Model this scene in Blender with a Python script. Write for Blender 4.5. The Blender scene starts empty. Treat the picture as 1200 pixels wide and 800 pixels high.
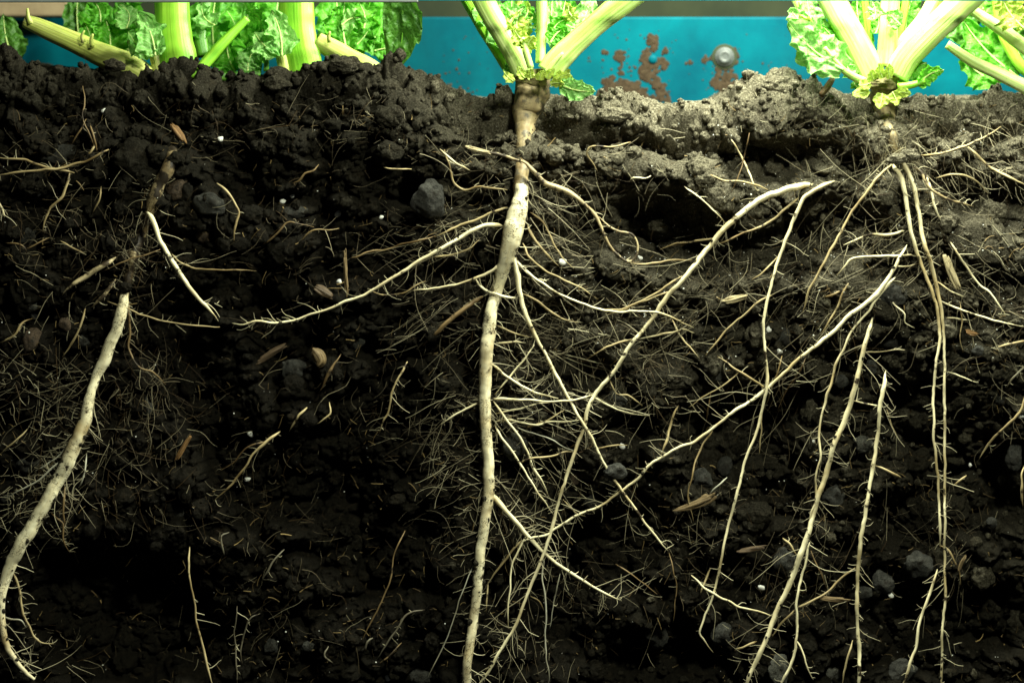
import bpy, math
import numpy as np

# ------------------------------------------------------------------ camera, world, lamps, exposure
S = 0.0005                      # metres per photograph pixel at the soil face (y = 0)
CAM_D = 1.5                     # camera distance from the soil face
CAM_Z = (400 - 200) * S
sc = bpy.context.scene
COL = sc.collection
cam_d = bpy.data.cameras.new('camera')
cam = bpy.data.objects.new('camera', cam_d)
COL.objects.link(cam)
cam.location = (0, -CAM_D, CAM_Z)
cam.rotation_euler = (math.radians(90), 0, 0)
cam_d.sensor_width = 36
cam_d.lens = 36 * CAM_D / (1200 * S)
cam_d.shift_y = -CAM_Z / (1200 * S)
cam_d.clip_start = 0.05
cam_d.clip_end = 50
cam_d.dof.use_dof = True
cam_d.dof.focus_distance = CAM_D - 0.005
cam_d.dof.aperture_fstop = 5.6
sc.camera = cam

world = bpy.data.worlds.new('World')
sc.world = world
world.use_nodes = True
world.node_tree.nodes['Background'].inputs['Color'].default_value = (0.9, 1.0, 0.95, 1)
world.node_tree.nodes['Background'].inputs['Strength'].default_value = 0.02


def lamp(name, loc, target, power, sx, sy, col):
    from mathutils import Vector
    d = bpy.data.lights.new(name, 'AREA')
    d.shape = 'RECTANGLE'
    d.size, d.size_y = sx, sy
    d.energy = power
    d.color = col
    o = bpy.data.objects.new(name, d)
    COL.objects.link(o)
    o.location = loc
    o.rotation_euler = (Vector(target) - Vector(loc)).to_track_quat('-Z', 'Y').to_euler()
    return o


lamp('grow_lamp', (0.20, -0.07, 0.45), (0.18, 0.0, 0.05), 9.5, 0.24, 0.07, (0.96, 1.0, 0.80))
lamp('front_fill', (0.38, -0.85, 0.75), (0.04, 0, -0.08), 13.0, 0.16, 0.12, (0.96, 1.0, 0.77))  # added fill lamp, unseen in front, to brighten the roots

sc.view_settings.view_transform = 'Standard'
sc.view_settings.look = 'None'
sc.view_settings.exposure = 0.0
sc.view_settings.gamma = 1.0
sc.cycles.use_denoising = True
sc.cycles.max_bounces = 6
sc.cycles.sample_clamp_indirect = 4.0

rng = np.random.default_rng(11)


# ------------------------------------------------------------------ helpers: position, noise, meshes
def P(px, py, y=0.0):
    """photo pixel + depth behind the soil face (m) -> world point"""
    k = (y + CAM_D) / CAM_D
    x = (px - 600) * S * k
    z = CAM_Z + ((400 - py) * S - CAM_Z) * k
    return np.array([x, y, z])


def _h(ix, iy, iz, seed):
    h = (ix.astype(np.int64) * 374761393 + iy.astype(np.int64) * 668265263 + iz.astype(np.int64) * 2147483647 + seed * 1274126177) & 0xFFFFFFFF
    h = ((h ^ (h >> 13)) * 1274126177) & 0xFFFFFFFF
    h = ((h ^ (h >> 16)) * 2246822519) & 0xFFFFFFFF
    return ((h ^ (h >> 15)) & 0xFFFFFF) / float(0xFFFFFF)


def noise3(x, y, z, seed=0):
    """value noise, -1..1"""
    x, y, z = np.broadcast_arrays(np.asarray(x, float), np.asarray(y, float), np.asarray(z, float))
    ix, iy, iz = np.floor(x), np.floor(y), np.floor(z)
    fx, fy, fz = x - ix, y - iy, z - iz
    fx, fy, fz = [f * f * f * (f * (f * 6 - 15) + 10) for f in (fx, fy, fz)]
    r = 0
    for a in (0, 1):
        for b in (0, 1):
            for c in (0, 1):
                w = (fx if a else 1 - fx) * (fy if b else 1 - fy) * (fz if c else 1 - fz)
                r = r + w * _h(ix + a, iy + b, iz + c, seed)
    return r * 2 - 1


def fbm(x, y, z, octv=4, seed=0):
    r, a, f = 0, 1.0, 1.0
    for i in range(octv):
        r = r + a * noise3(x * f, y * f, z * f, seed + i * 17)
        a *= 0.5
        f *= 2.03
    return r


def worley(x, y, seed=0):
    ix, iy = np.floor(x), np.floor(y)
    best = np.full(x.shape, 9.0)
    idr = np.zeros(x.shape)
    z0 = np.zeros_like(ix)
    for a in (-1, 0, 1):
        for b in (-1, 0, 1):
            cx, cy = ix + a, iy + b
            jx = cx + 0.12 + 0.76 * _h(cx, cy, z0, seed)
            jy = cy + 0.12 + 0.76 * _h(cx, cy, z0, seed + 5)
            d = (x - jx) ** 2 + (y - jy) ** 2
            m = d < best
            best = np.where(m, d, best)
            idr = np.where(m, _h(cx, cy, z0, seed + 9), idr)
    return np.sqrt(best), idr


def mesh_np(name, V, quads=None, tris=None, smooth=True):
    me = bpy.data.meshes.new(name)
    V = np.asarray(V, np.float32)
    idx, starts, n = [], [], 0
    if quads is not None and len(quads):
        q = np.asarray(quads, np.int32)
        idx.append(q.ravel())
        starts.append(np.arange(len(q), dtype=np.int32) * 4)
        n = len(q) * 4
    if tris is not None and len(tris):
        t = np.asarray(tris, np.int32)
        idx.append(t.ravel())
        starts.append(n + np.arange(len(t), dtype=np.int32) * 3)
    idx = np.concatenate(idx)
    starts = np.concatenate(starts)
    me.vertices.add(len(V))
    me.vertices.foreach_set('co', V.ravel())
    me.loops.add(len(idx))
    me.loops.foreach_set('vertex_index', idx)
    me.polygons.add(len(starts))
    me.polygons.foreach_set('loop_start', starts)
    me.polygons.foreach_set('use_smooth', np.full(len(starts), smooth))
    me.update(calc_edges=True)
    return me


def set_attr(me, name, data, kind='FLOAT'):
    a = me.attributes.new(name, kind, 'POINT')
    a.data.foreach_set('value' if kind == 'FLOAT' else 'vector', np.asarray(data, np.float32).ravel())


def link(name, me, mat, parent=None):
    o = bpy.data.objects.new(name, me)
    COL.objects.link(o)
    if mat is not None:
        me.materials.append(mat)
    if parent is not None:
        o.parent = parent
        if parent.type == 'EMPTY':
            o.location = [-c for c in parent.location]
    return o


def tag(o, label, cat, group=None, kind=None):
    if label:
        o['label'] = label
    if cat:
        o['category'] = cat
    if group:
        o['group'] = group
    if kind:
        o['kind'] = kind
    return o


def thing(name, label, cat, loc, group=None):
    o = bpy.data.objects.new(name, None)
    COL.objects.link(o)
    o.empty_display_size = 0.01
    o.location = [float(c) for c in loc]
    return tag(o, label, cat, group)


class Acc:
    """collects pieces into one mesh"""
    def __init__(s):
        s.V, s.Q, s.T, s.A, s.B, s.n = [], [], [], [], [], 0

    def add(s, V, Q=None, T=None, A=None, B=None):
        s.V.append(V)
        if Q is not None and len(Q):
            s.Q.append(np.asarray(Q) + s.n)
        if T is not None and len(T):
            s.T.append(np.asarray(T) + s.n)
        if A is not None:
            s.A.append(np.asarray(A))
        if B is not None:
            s.B.append(np.asarray(B))
        s.n += len(V)

    def build(s, name, mat, parent=None, smooth=True, aname=None, akind='FLOAT', bname=None):
        if not s.V:
            return None
        me = mesh_np(name, np.concatenate(s.V), np.concatenate(s.Q) if s.Q else None, np.concatenate(s.T) if s.T else None, smooth)
        if aname and s.A:
            set_attr(me, aname, np.concatenate(s.A), akind)
        if bname and s.B:
            set_attr(me, bname, np.concatenate(s.B))
        return link(name, me, mat, parent)


def ico(level):
    t = (1 + 5 ** 0.5) / 2
    V = [(-1, t, 0), (1, t, 0), (-1, -t, 0), (1, -t, 0), (0, -1, t), (0, 1, t), (0, -1, -t), (0, 1, -t), (t, 0, -1), (t, 0, 1), (-t, 0, -1), (-t, 0, 1)]
    F = [(0, 11, 5), (0, 5, 1), (0, 1, 7), (0, 7, 10), (0, 10, 11), (1, 5, 9), (5, 11, 4), (11, 10, 2), (10, 7, 6), (7, 1, 8),
         (3, 9, 4), (3, 4, 2), (3, 2, 6), (3, 6, 8), (3, 8, 9), (4, 9, 5), (2, 4, 11), (6, 2, 10), (8, 6, 7), (9, 8, 1)]
    V = [np.array(v) / np.linalg.norm(v) for v in V]
    for _ in range(level):
        cache, G = {}, []
        def mid(a, b):
            k = (min(a, b), max(a, b))
            if k not in cache:
                m = V[a] + V[b]
                V.append(m / np.linalg.norm(m))
                cache[k] = len(V) - 1
            return cache[k]
        for a, b, c in F:
            ab, bc, ca = mid(a, b), mid(b, c), mid(c, a)
            G += [(a, ab, ca), (b, bc, ab), (c, ca, bc), (ab, bc, ca)]
        F = G
    return np.array(V), np.array(F)


ICO = [ico(i) for i in range(5)]


def spline(pts, step):
    """Catmull-Rom through rows of pts (k columns; first two are px,py), resampled every `step` px"""
    p = np.asarray(pts, float)
    if len(p) < 3:
        p = np.vstack([p[0], (p[0] + p[-1]) / 2, p[-1]])
    q = np.vstack([2 * p[0] - p[1], p, 2 * p[-1] - p[-2]])
    out = []
    for i in range(1, len(q) - 2):
        n = max(2, int(np.linalg.norm(q[i + 1][:2] - q[i][:2]) / step))
        t = np.linspace(0, 1, n, endpoint=False)[:, None]
        a, b, c, d = q[i - 1], q[i], q[i + 1], q[i + 2]
        out.append(0.5 * (2 * b + (c - a) * t + (2 * a - 5 * b + 4 * c - d) * t ** 2 + (3 * b - a - 3 * c + d) * t ** 3))
    out.append(p[-1:])
    return np.vstack(out)


def tube(path, rad, sides=8, flat=1.0, ridge=0.0, nridge=7, seed=0, wrinkle=0.0, ref=(0, 1, 0), captip=True):
    """swept tube; returns V, quads, tris, tc (cos, sin, length)"""
    path = np.asarray(path, float)
    rad = np.asarray(rad, float)
    N = len(path)
    t = np.gradient(path, axis=0)
    t /= np.linalg.norm(t, axis=1)[:, None] + 1e-12
    ref = np.asarray(ref, float)
    n1 = np.cross(t, ref)
    L = np.linalg.norm(n1, axis=1)
    for i in range(N):
        if L[i] < 0.15:
            n1[i] = n1[i - 1] if i else np.array([1, 0, 0])
            n1[i] -= t[i] * np.dot(n1[i], t[i])
    n1 /= np.linalg.norm(n1, axis=1)[:, None] + 1e-12
    n2 = np.cross(t, n1)
    s = np.concatenate([[0], np.cumsum(np.linalg.norm(np.diff(path, axis=0), axis=1))])
    th = np.arange(sides) * 2 * np.pi / sides
    c, sn = np.cos(th), np.sin(th)
    R = rad[:, None] * np.ones(sides)[None]
    if ridge:
        R = R * (1 + ridge * np.cos(th * nridge + seed)[None] + ridge * 0.6 * np.cos(th * (nridge * 2 + 1) + seed * 2)[None])
    if wrinkle:
        R = R * (1 + wrinkle * 0.6 * noise3(c[None] * 1.6 + 0 * s[:, None], sn[None] * 1.6 + 0 * s[:, None], s[:, None] * 420, seed)
                 + wrinkle * 1.1 * noise3(c[None] * 1.5 + 0 * s[:, None], sn[None] * 1.5 + 0 * s[:, None], s[:, None] * 180, seed + 3))
    V = path[:, None, :] + R[..., None] * (c[None, :, None] * n1[:, None, :] + flat * sn[None, :, None] * n2[:, None, :])
    V = V.reshape(-1, 3)
    tc = np.stack([np.broadcast_to(c, (N, sides)), np.broadcast_to(sn, (N, sides)), np.broadcast_to(s[:, None], (N, sides))], -1).reshape(-1, 3)
    i = np.arange(N - 1)[:, None] * sides
    j = np.arange(sides)[None]
    j2 = (j + 1) % sides
    Q = np.stack([i + j, i + j2, i + sides + j2, i + sides + j], -1).reshape(-1, 4)
    V = np.vstack([V, path[:1], path[-1:]])
    tc = np.vstack([tc, [[0, 0, 0]], [[0, 0, s[-1]]]])
    a, b = N * sides, N * sides + 1
    jj = np.arange(sides)
    T = np.vstack([np.stack([np.full(sides, a), (jj + 1) % sides, jj], -1),
                   np.stack([np.full(sides, b), (N - 1) * sides + jj, (N - 1) * sides + (jj + 1) % sides], -1)])
    return V, Q, T, tc


# ------------------------------------------------------------------ materials
def mat_new(name):
    m = bpy.data.materials.new(name)
    m.use_nodes = True
    nt = m.node_tree
    return m, nt, nt.nodes, nt.links, nt.nodes['Principled BSDF']


def N(nt, kind, **kw):
    n = nt.nodes.new(kind)
    for k, v in kw.items():
        setattr(n, k, v)
    return n


def ramp(nt, stops):
    r = nt.nodes.new('ShaderNodeValToRGB')
    e = r.color_ramp.elements
    while len(e) > 1:
        e.remove(e[-1])
    e[0].position, e[0].color = stops[0][0], (*stops[0][1], 1) if len(stops[0][1]) == 3 else stops[0][1]
    for p, c in stops[1:]:
        x = e.new(p)
        x.color = (*c, 1)
    return r


def noise_node(nt, scale, detail=4, rough=0.6, vec=None):
    n = nt.nodes.new('ShaderNodeTexNoise')
    n.inputs['Scale'].default_value = scale
    n.inputs['Detail'].default_value = detail
    n.inputs['Roughness'].default_value = rough
    if vec is not None:
        nt.links.new(vec, n.inputs['Vector'])
    return n


def mix(nt, fac, a, b, mode='MIX'):
    n = nt.nodes.new('ShaderNodeMix')
    n.data_type = 'RGBA'
    n.blend_type = mode
    for sock, v in ((n.inputs[0], fac), (n.inputs[6], a), (n.inputs[7], b)):
        if isinstance(v, bpy.types.NodeSocket):
            nt.links.new(v, sock)
        elif isinstance(v, (int, float)):
            sock.default_value = v
        else:
            sock.default_value = (*v, 1)
    return n.outputs[2]


def bump(nt, height, strength, dist, normal=None):
    b = nt.nodes.new('ShaderNodeBump')
    b.inputs['Strength'].default_value = strength
    b.inputs['Distance'].default_value = dist
    nt.links.new(height, b.inputs['Height'])
    if normal is not None:
        nt.links.new(normal, b.inputs['Normal'])
    return b.outputs['Normal']


def soil_material():
    m, nt, nodes, L, bs = mat_new('soil')
    tc = N(nt, 'ShaderNodeTexCoord')
    o = tc.outputs['Object']
    dry = N(nt, 'ShaderNodeAttribute', attribute_name='dry')  # carries soil moisture and the painted light of the upper right
    n1 = noise_node(nt, 160, 6, 0.65, o)
    n2 = noise_node(nt, 900, 4, 0.7, o)
    n3 = noise_node(nt, 45, 3, 0.5, o)
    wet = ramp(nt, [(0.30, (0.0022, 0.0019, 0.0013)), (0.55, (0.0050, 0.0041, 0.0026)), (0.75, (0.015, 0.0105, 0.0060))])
    dry_lit_c = ramp(nt, [(0.28, (0.035, 0.030, 0.019)), (0.5, (0.16, 0.143, 0.098)), (0.72, (0.46, 0.42, 0.31))])
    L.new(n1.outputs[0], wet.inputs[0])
    L.new(n2.outputs[0], dry_lit_c.inputs[0])
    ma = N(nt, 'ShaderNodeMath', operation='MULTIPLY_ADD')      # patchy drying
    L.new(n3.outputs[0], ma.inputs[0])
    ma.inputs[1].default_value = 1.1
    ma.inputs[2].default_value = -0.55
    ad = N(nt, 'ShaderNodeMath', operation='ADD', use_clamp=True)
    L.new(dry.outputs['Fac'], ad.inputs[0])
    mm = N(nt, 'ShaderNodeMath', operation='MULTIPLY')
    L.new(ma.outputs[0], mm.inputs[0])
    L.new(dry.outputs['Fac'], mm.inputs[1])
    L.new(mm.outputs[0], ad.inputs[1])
    c = mix(nt, ad.outputs[0], wet.outputs[0], dry_lit_c.outputs[0])
    # pale mineral grains
    v = nodes.new('ShaderNodeTexVoronoi')
    v.inputs['Scale'].default_value = 520
    L.new(o, v.inputs['Vector'])
    g = ramp(nt, [(0.06, (1, 1, 1)), (0.12, (0, 0, 0))])
    L.new(v.outputs['Distance'], g.inputs[0])
    rn = ramp(nt, [(0.93, (0, 0, 0)), (0.95, (1, 1, 1))])
    L.new(v.outputs['Color'], rn.inputs[0])
    gm = N(nt, 'ShaderNodeMath', operation='MULTIPLY')
    L.new(g.outputs[0], gm.inputs[0])
    L.new(rn.outputs[0], gm.inputs[1])
    c = mix(nt, gm.outputs[0], c, (0.42, 0.40, 0.33))
    L.new(c, bs.inputs['Base Color'])
    rr = N(nt, 'ShaderNodeMapRange')
    L.new(ad.outputs[0], rr.inputs[0])
    rr.inputs[3].default_value = 0.72
    rr.inputs[4].default_value = 0.95
    L.new(rr.outputs[0], bs.inputs['Roughness'])
    bs.inputs['Specular IOR Level'].default_value = 0.06
    nb = bump(nt, n2.outputs[0], 1.0, 0.0020)
    nb = bump(nt, noise_node(nt, 2600, 3, 0.7, o).outputs[0], 0.7, 0.0004, nb)
    L.new(nb, bs.inputs['Normal'])
    return m


def stone_material(name, dark, light, sc_=260):
    m, nt, nodes, L, bs = mat_new(name)
    o = N(nt, 'ShaderNodeTexCoord').outputs['Object']
    n1 = noise_node(nt, sc_, 6, 0.7, o)
    n2 = noise_node(nt, 1500, 4, 0.7, o)
    r = ramp(nt, [(0.3, dark), (0.7, light)])
    L.new(n1.outputs[0], r.inputs[0])
    r2 = ramp(nt, [(0.35, (0.35, 0.35, 0.35)), (0.6, (1, 1, 1))])
    L.new(n2.outputs[0], r2.inputs[0])
    c = mix(nt, 1.0, r.outputs[0], r2.outputs[0], 'MULTIPLY')
    sn_ = noise_node(nt, 75, 5, 0.7, o)             # soil still clinging
    sr_ = ramp(nt, [(0.56, (0, 0, 0)), (0.66, (1, 1, 1))])
    L.new(sn_.outputs[0], sr_.inputs[0])
    c = mix(nt, sr_.outputs[0], c, (0.016, 0.012, 0.007))
    L.new(c, bs.inputs['Base Color'])
    bs.inputs['Roughness'].default_value = 0.85
    bs.inputs['Specular IOR Level'].default_value = 0.3
    nb = bump(nt, n2.outputs[0], 1.0, 0.0018)
    L.new(bump(nt, n1.outputs[0], 0.9, 0.004, nb), bs.inputs['Normal'])
    return m


def root_material(name, pale, mid_, dirt, dirt_amt, ring=0.0):
    m, nt, nodes, L, bs = mat_new(name)
    a = N(nt, 'ShaderNodeAttribute', attribute_name='tc')
    o = N(nt, 'ShaderNodeTexCoord').outputs['Object']
    mp = N(nt, 'ShaderNodeMapping')
    mp.inputs['Scale'].default_value = (0.8, 0.8, 300)
    L.new(a.outputs['Vector'], mp.inputs[0])
    band = noise_node(nt, 1.0, 4, 0.65, mp.outputs[0])
    mp2 = N(nt, 'ShaderNodeMapping')
    mp2.inputs['Scale'].default_value = (2.6, 2.6, 110)
    L.new(a.outputs['Vector'], mp2.inputs[0])
    streak = noise_node(nt, 1.0, 4, 0.6, mp2.outputs[0])
    base = ramp(nt, [(0.25, mid_), (0.60, pale)])
    L.new(streak.outputs[0], base.inputs[0])
    d = noise_node(nt, 125, 5, 0.62, o)
    dr = ramp(nt, [(1.0 - dirt_amt, (0, 0, 0)), (min(1.0, 1.0 - dirt_amt + 0.07), (1, 1, 1))])
    L.new(d.outputs[0], dr.inputs[0])
    pn = noise_node(nt, 34, 4, 0.6, o)
    pr = ramp(nt, [(0.44, (0, 0, 0)), (0.66, (0.9, 0.9, 0.9))])
    L.new(pn.outputs[0], pr.inputs[0])
    c0 = mix(nt, pr.outputs[0], base.outputs[0], [mid_[0] * 0.50, mid_[1] * 0.43, mid_[2] * 0.32])
    c = mix(nt, dr.outputs[0], c0, dirt)
    if ring:
        rr = ramp(nt, [(0.478, (0, 0, 0)), (0.495, (1, 1, 1)), (0.505, (1, 1, 1)), (0.522, (0, 0, 0))])
        L.new(band.outputs[0], rr.inputs[0])
        br = ramp(nt, [(1.0 - ring - 0.1, (0, 0, 0)), (1.0 - ring - 0.02, (1, 1, 1))])
        L.new(noise_node(nt, 95, 2, 0.5, o).outputs[0], br.inputs[0])
        bm_ = N(nt, 'ShaderNodeMath', operation='MULTIPLY')
        L.new(rr.outputs[0], bm_.inputs[0])
        L.new(br.outputs[0], bm_.inputs[1])
        c = mix(nt, bm_.outputs[0], c, [x * 1.8 for x in dirt])
    L.new(c, bs.inputs['Base Color'])
    bs.inputs['Roughness'].default_value = 0.55
    bs.inputs['Specular IOR Level'].default_value = 0.35
    nb = bump(nt, band.outputs[0], 0.25, 0.0005)
    L.new(bump(nt, d.outputs[0], 0.4, 0.0006, nb), bs.inputs['Normal'])
    return m


def hair_material(name, a, b, col_attr='tone'):
    m, nt, nodes, L, bs = mat_new(name)
    at = N(nt, 'ShaderNodeAttribute', attribute_name=col_attr)
    r = ramp(nt, [(0.0, a), (1.0, b)])
    L.new(at.outputs['Fac'], r.inputs[0])
    L.new(r.outputs[0], bs.inputs['Base Color'])
    bs.inputs['Roughness'].default_value = 0.6
    bs.inputs['Specular IOR Level'].default_value = 0.3
    return m


def straw_material(name, a, b):
    m, nt, nodes, L, bs = mat_new(name)
    at = N(nt, 'ShaderNodeAttribute', attribute_name='tc')
    mp = N(nt, 'ShaderNodeMapping')
    mp.inputs['Scale'].default_value = (5, 5, 60)
    L.new(at.outputs['Vector'], mp.inputs[0])
    n = noise_node(nt, 1.0, 5, 0.7, mp.outputs[0])
    r = ramp(nt, [(0.3, a), (0.65, b)])
    L.new(n.outputs[0], r.inputs[0])
    L.new(r.outputs[0], bs.inputs['Base Color'])
    bs.inputs['Roughness'].default_value = 0.6
    L.new(bump(nt, n.outputs[0], 0.7, 0.0008), bs.inputs['Normal'])
    return m


def leaf_material(name, blade, blade2, vein, trans=0.35):
    """attribute tc = (across -1..1, along 0..1, random)"""
    m, nt, nodes, L, bs = mat_new(name)
    a = N(nt, 'ShaderNodeAttribute', attribute_name='tc')
    sep = N(nt, 'ShaderNodeSeparateXYZ')
    L.new(a.outputs['Vector'], sep.inputs[0])
    o = N(nt, 'ShaderNodeTexCoord').outputs['Object']
    n = noise_node(nt, 120, 5, 0.6, o)
    r = ramp(nt, [(0.3, blade), (0.7, blade2)])
    L.new(n.outputs[0], r.inputs[0])
    # side veins: along - 0.5*|across| repeats
    ab = N(nt, 'ShaderNodeMath', operation='ABSOLUTE')
    L.new(sep.outputs[0], ab.inputs[0])
    v = N(nt, 'ShaderNodeMath', operation='MULTIPLY_ADD')
    L.new(ab.outputs[0], v.inputs[0])
    v.inputs[1].default_value = -0.30
    L.new(sep.outputs[1], v.inputs[2])
    nz = N(nt, 'ShaderNodeMath', operation='MULTIPLY_ADD')
    L.new(n.outputs[0], nz.inputs[0])
    nz.inputs[1].default_value = 0.06
    L.new(v.outputs[0], nz.inputs[2])
    fr = N(nt, 'ShaderNodeMath', operation='PINGPONG')
    L.new(nz.outputs[0], fr.inputs[0])
    fr.inputs[1].default_value = 0.065
    vr = ramp(nt, [(0.003, (0.6, 0.6, 0.6)), (0.010, (0, 0, 0))])
    L.new(fr.outputs[0], vr.inputs[0])
    net = nodes.new('ShaderNodeTexVoronoi')
    net.feature = 'DISTANCE_TO_EDGE'
    net.inputs['Scale'].default_value = 330
    L.new(o, net.inputs['Vector'])
    nr = ramp(nt, [(0.02, (0.25, 0.25, 0.25)), (0.10, (0, 0, 0))])
    L.new(net.outputs['Distance'], nr.inputs[0])
    mx = N(nt, 'ShaderNodeMath', operation='MAXIMUM')
    L.new(vr.outputs[0], mx.inputs[0])
    L.new(nr.outputs[0], mx.inputs[1])
    c = mix(nt, mx.outputs[0], r.outputs[0], vein)
    L.new(c, bs.inputs['Base Color'])
    bs.inputs['Roughness'].default_value = 0.5
    bs.inputs['Specular IOR Level'].default_value = 0.4
    nb = bump(nt, net.outputs['Distance'], 0.5, 0.0015)
    L.new(bump(nt, n.outputs[0], 0.4, 0.002, nb), bs.inputs['Normal'])
    t = nodes.new('ShaderNodeBsdfTranslucent')
    L.new(c, t.inputs['Color'])
    ms = nodes.new('ShaderNodeMixShader')
    ms.inputs[0].default_value = trans
    L.new(bs.outputs[0], ms.inputs[1])
    L.new(t.outputs[0], ms.inputs[2])
    L.new(ms.outputs[0], nodes['Material Output'].inputs[0])
    return m


def stalk_material(name, pale, green, deep):
    m, nt, nodes, L, bs = mat_new(name)
    a = N(nt, 'ShaderNodeAttribute', attribute_name='tc')
    mp = N(nt, 'ShaderNodeMapping')
    mp.inputs['Scale'].default_value = (1.3, 1.3, 16)
    L.new(a.outputs['Vector'], mp.inputs[0])
    n = noise_node(nt, 1.0, 5, 0.6, mp.outputs[0])
    r = ramp(nt, [(0.28, deep), (0.45, green), (0.68, pale)])
    L.new(n.outputs[0], r.inputs[0])
    o = N(nt, 'ShaderNodeTexCoord').outputs['Object']
    sp = noise_node(nt, 420, 4, 0.6, o)
    sr = ramp(nt, [(0.68, (0, 0, 0)), (0.74, (1, 1, 1))])
    L.new(sp.outputs[0], sr.inputs[0])
    c = mix(nt, sr.outputs[0], r.outputs[0], [x * 0.45 for x in green])
    L.new(c, bs.inputs['Base Color'])
    bs.inputs['Roughness'].default_value = 0.42
    bs.inputs['Subsurface Weight'].default_value = 0.25
    bs.inputs['Subsurface Radius'].default_value = (0.004, 0.006, 0.002)
    bs.inputs['Subsurface Scale'].default_value = 0.5
    mp2 = N(nt, 'ShaderNodeMapping')
    mp2.inputs['Scale'].default_value = (6, 6, 8)
    L.new(a.outputs['Vector'], mp2.inputs[0])
    L.new(bump(nt, noise_node(nt, 1.0, 3, 0.5, mp2.outputs[0]).outputs[0], 0.35, 0.001), bs.inputs['Normal'])
    return m


def plain_material(name, a, b, scale, rough, bumpd=0.0005, spec=0.4):
    m, nt, nodes, L, bs = mat_new(name)
    o = N(nt, 'ShaderNodeTexCoord').outputs['Object']
    n = noise_node(nt, scale, 6, 0.65, o)
    r = ramp(nt, [(0.3, a), (0.7, b)])
    L.new(n.outputs[0], r.inputs[0])
    L.new(r.outputs[0], bs.inputs['Base Color'])
    bs.inputs['Roughness'].default_value = rough
    bs.inputs['Specular IOR Level'].default_value = spec
    L.new(bump(nt, n.outputs[0], 0.4, bumpd), bs.inputs['Normal'])
    return m


M = {}
M['soil'] = soil_material()
M['stone'] = stone_material('grey_stone', (0.034, 0.034, 0.029), (0.125, 0.123, 0.106))
M['stone_pale'] = stone_material('pale_stone', (0.10, 0.10, 0.085), (0.27, 0.265, 0.22))
M['stone_brown'] = stone_material('brown_stone', (0.055, 0.036, 0.020), (0.14, 0.095, 0.058))
M['stone_dark'] = stone_material('dark_stone', (0.022, 0.022, 0.018), (0.075, 0.073, 0.060))
DIRT = (0.030, 0.020, 0.010)
M['tap'] = root_material('taproot_skin', (0.88, 0.82, 0.57), (0.70, 0.60, 0.36), DIRT, 0.39, 0.44)
M['cream'] = root_material('cream_root_skin', (0.88, 0.81, 0.54), (0.68, 0.59, 0.34), DIRT, 0.41)
M['tan'] = root_material('tan_root_skin', (0.50, 0.41, 0.22), (0.30, 0.22, 0.10), DIRT, 0.42)
M['brown'] = root_material('brown_root_skin', (0.24, 0.165, 0.075), (0.12, 0.075, 0.03), DIRT, 0.45)
M['dirty'] = root_material('dirty_root_skin', (0.52, 0.43, 0.25), (0.30, 0.23, 0.11), (0.045, 0.032, 0.018), 0.50, 0.42)
M['collar'] = root_material('root_collar_skin', (0.44, 0.35, 0.19), (0.24, 0.175, 0.085), (0.12, 0.10, 0.064), 0.48, 0.44)
M['shaded_thin'] = root_material('shaded_thin_root', (0.17, 0.155, 0.11), (0.085, 0.070, 0.045), DIRT, 0.42)  # darker copy of the pale thin root, shade of the lower left painted in
M['link'] = root_material('soil_caked_root_skin', (0.36, 0.29, 0.16), (0.15, 0.105, 0.05), (0.020, 0.014, 0.008), 0.54, 0.44)
M['glassy'] = root_material('pale_thin_root', (0.50, 0.49, 0.39), (0.30, 0.29, 0.22), DIRT, 0.38)
M['hair'] = hair_material('root_hair', (0.050, 0.030, 0.011), (0.66, 0.60, 0.40))
M['fibre'] = hair_material('plant_fibre', (0.035, 0.020, 0.008), (0.34, 0.24, 0.10))
M['straw'] = straw_material('straw', (0.075, 0.046, 0.018), (0.24, 0.165, 0.070))
M['straw_pale'] = straw_material('pale_straw', (0.26, 0.20, 0.10), (0.58, 0.49, 0.28))
M['straw_dark'] = straw_material('dark_straw', (0.035, 0.021, 0.009), (0.10, 0.06, 0.024))
M['orange'] = straw_material('orange_husk', (0.09, 0.042, 0.010), (0.26, 0.135, 0.035))
M['perlite'] = plain_material('perlite', (0.60, 0.60, 0.55), (0.85, 0.85, 0.80), 900, 0.7)
M['leaf_l'] = leaf_material('green_leaf', (0.05, 0.33, 0.012), (0.16, 0.60, 0.03), (0.36, 0.70, 0.13), 0.45)
M['leaf_d'] = leaf_material('dark_green_leaf', (0.028, 0.12, 0.010), (0.08, 0.25, 0.018), (0.14, 0.32, 0.05))
M['leaf_p'] = leaf_material('pale_mint_leaf', (0.14, 0.46, 0.07), (0.32, 0.66, 0.17), (0.56, 0.78, 0.32))
M['leaf_y'] = leaf_material('yellow_green_leaf', (0.30, 0.46, 0.04), (0.52, 0.66, 0.10), (0.66, 0.72, 0.26))
M['stalk_w'] = stalk_material('white_green_stalk', (0.70, 0.82, 0.36), (0.47, 0.69, 0.16), (0.25, 0.50, 0.06))
M['stalk_g'] = stalk_material('green_stalk', (0.40, 0.76, 0.06), (0.22, 0.58, 0.03), (0.10, 0.36, 0.012))
M['stalk_d'] = stalk_material('deep_green_stalk', (0.15, 0.38, 0.03), (0.07, 0.24, 0.015), (0.03, 0.12, 0.008))
M['stalk_y'] = stalk_material('yellowed_stalk', (0.70, 0.72, 0.28), (0.48, 0.56, 0.12), (0.22, 0.22, 0.06))
M['scar'] = plain_material('corky_crown', (0.10, 0.075, 0.03), (0.36, 0.33, 0.14), 260, 0.85, 0.002)
M['drystalk'] = straw_material('dry_leaf_stalk', (0.10, 0.05, 0.02), (0.26, 0.15, 0.07))


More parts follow.
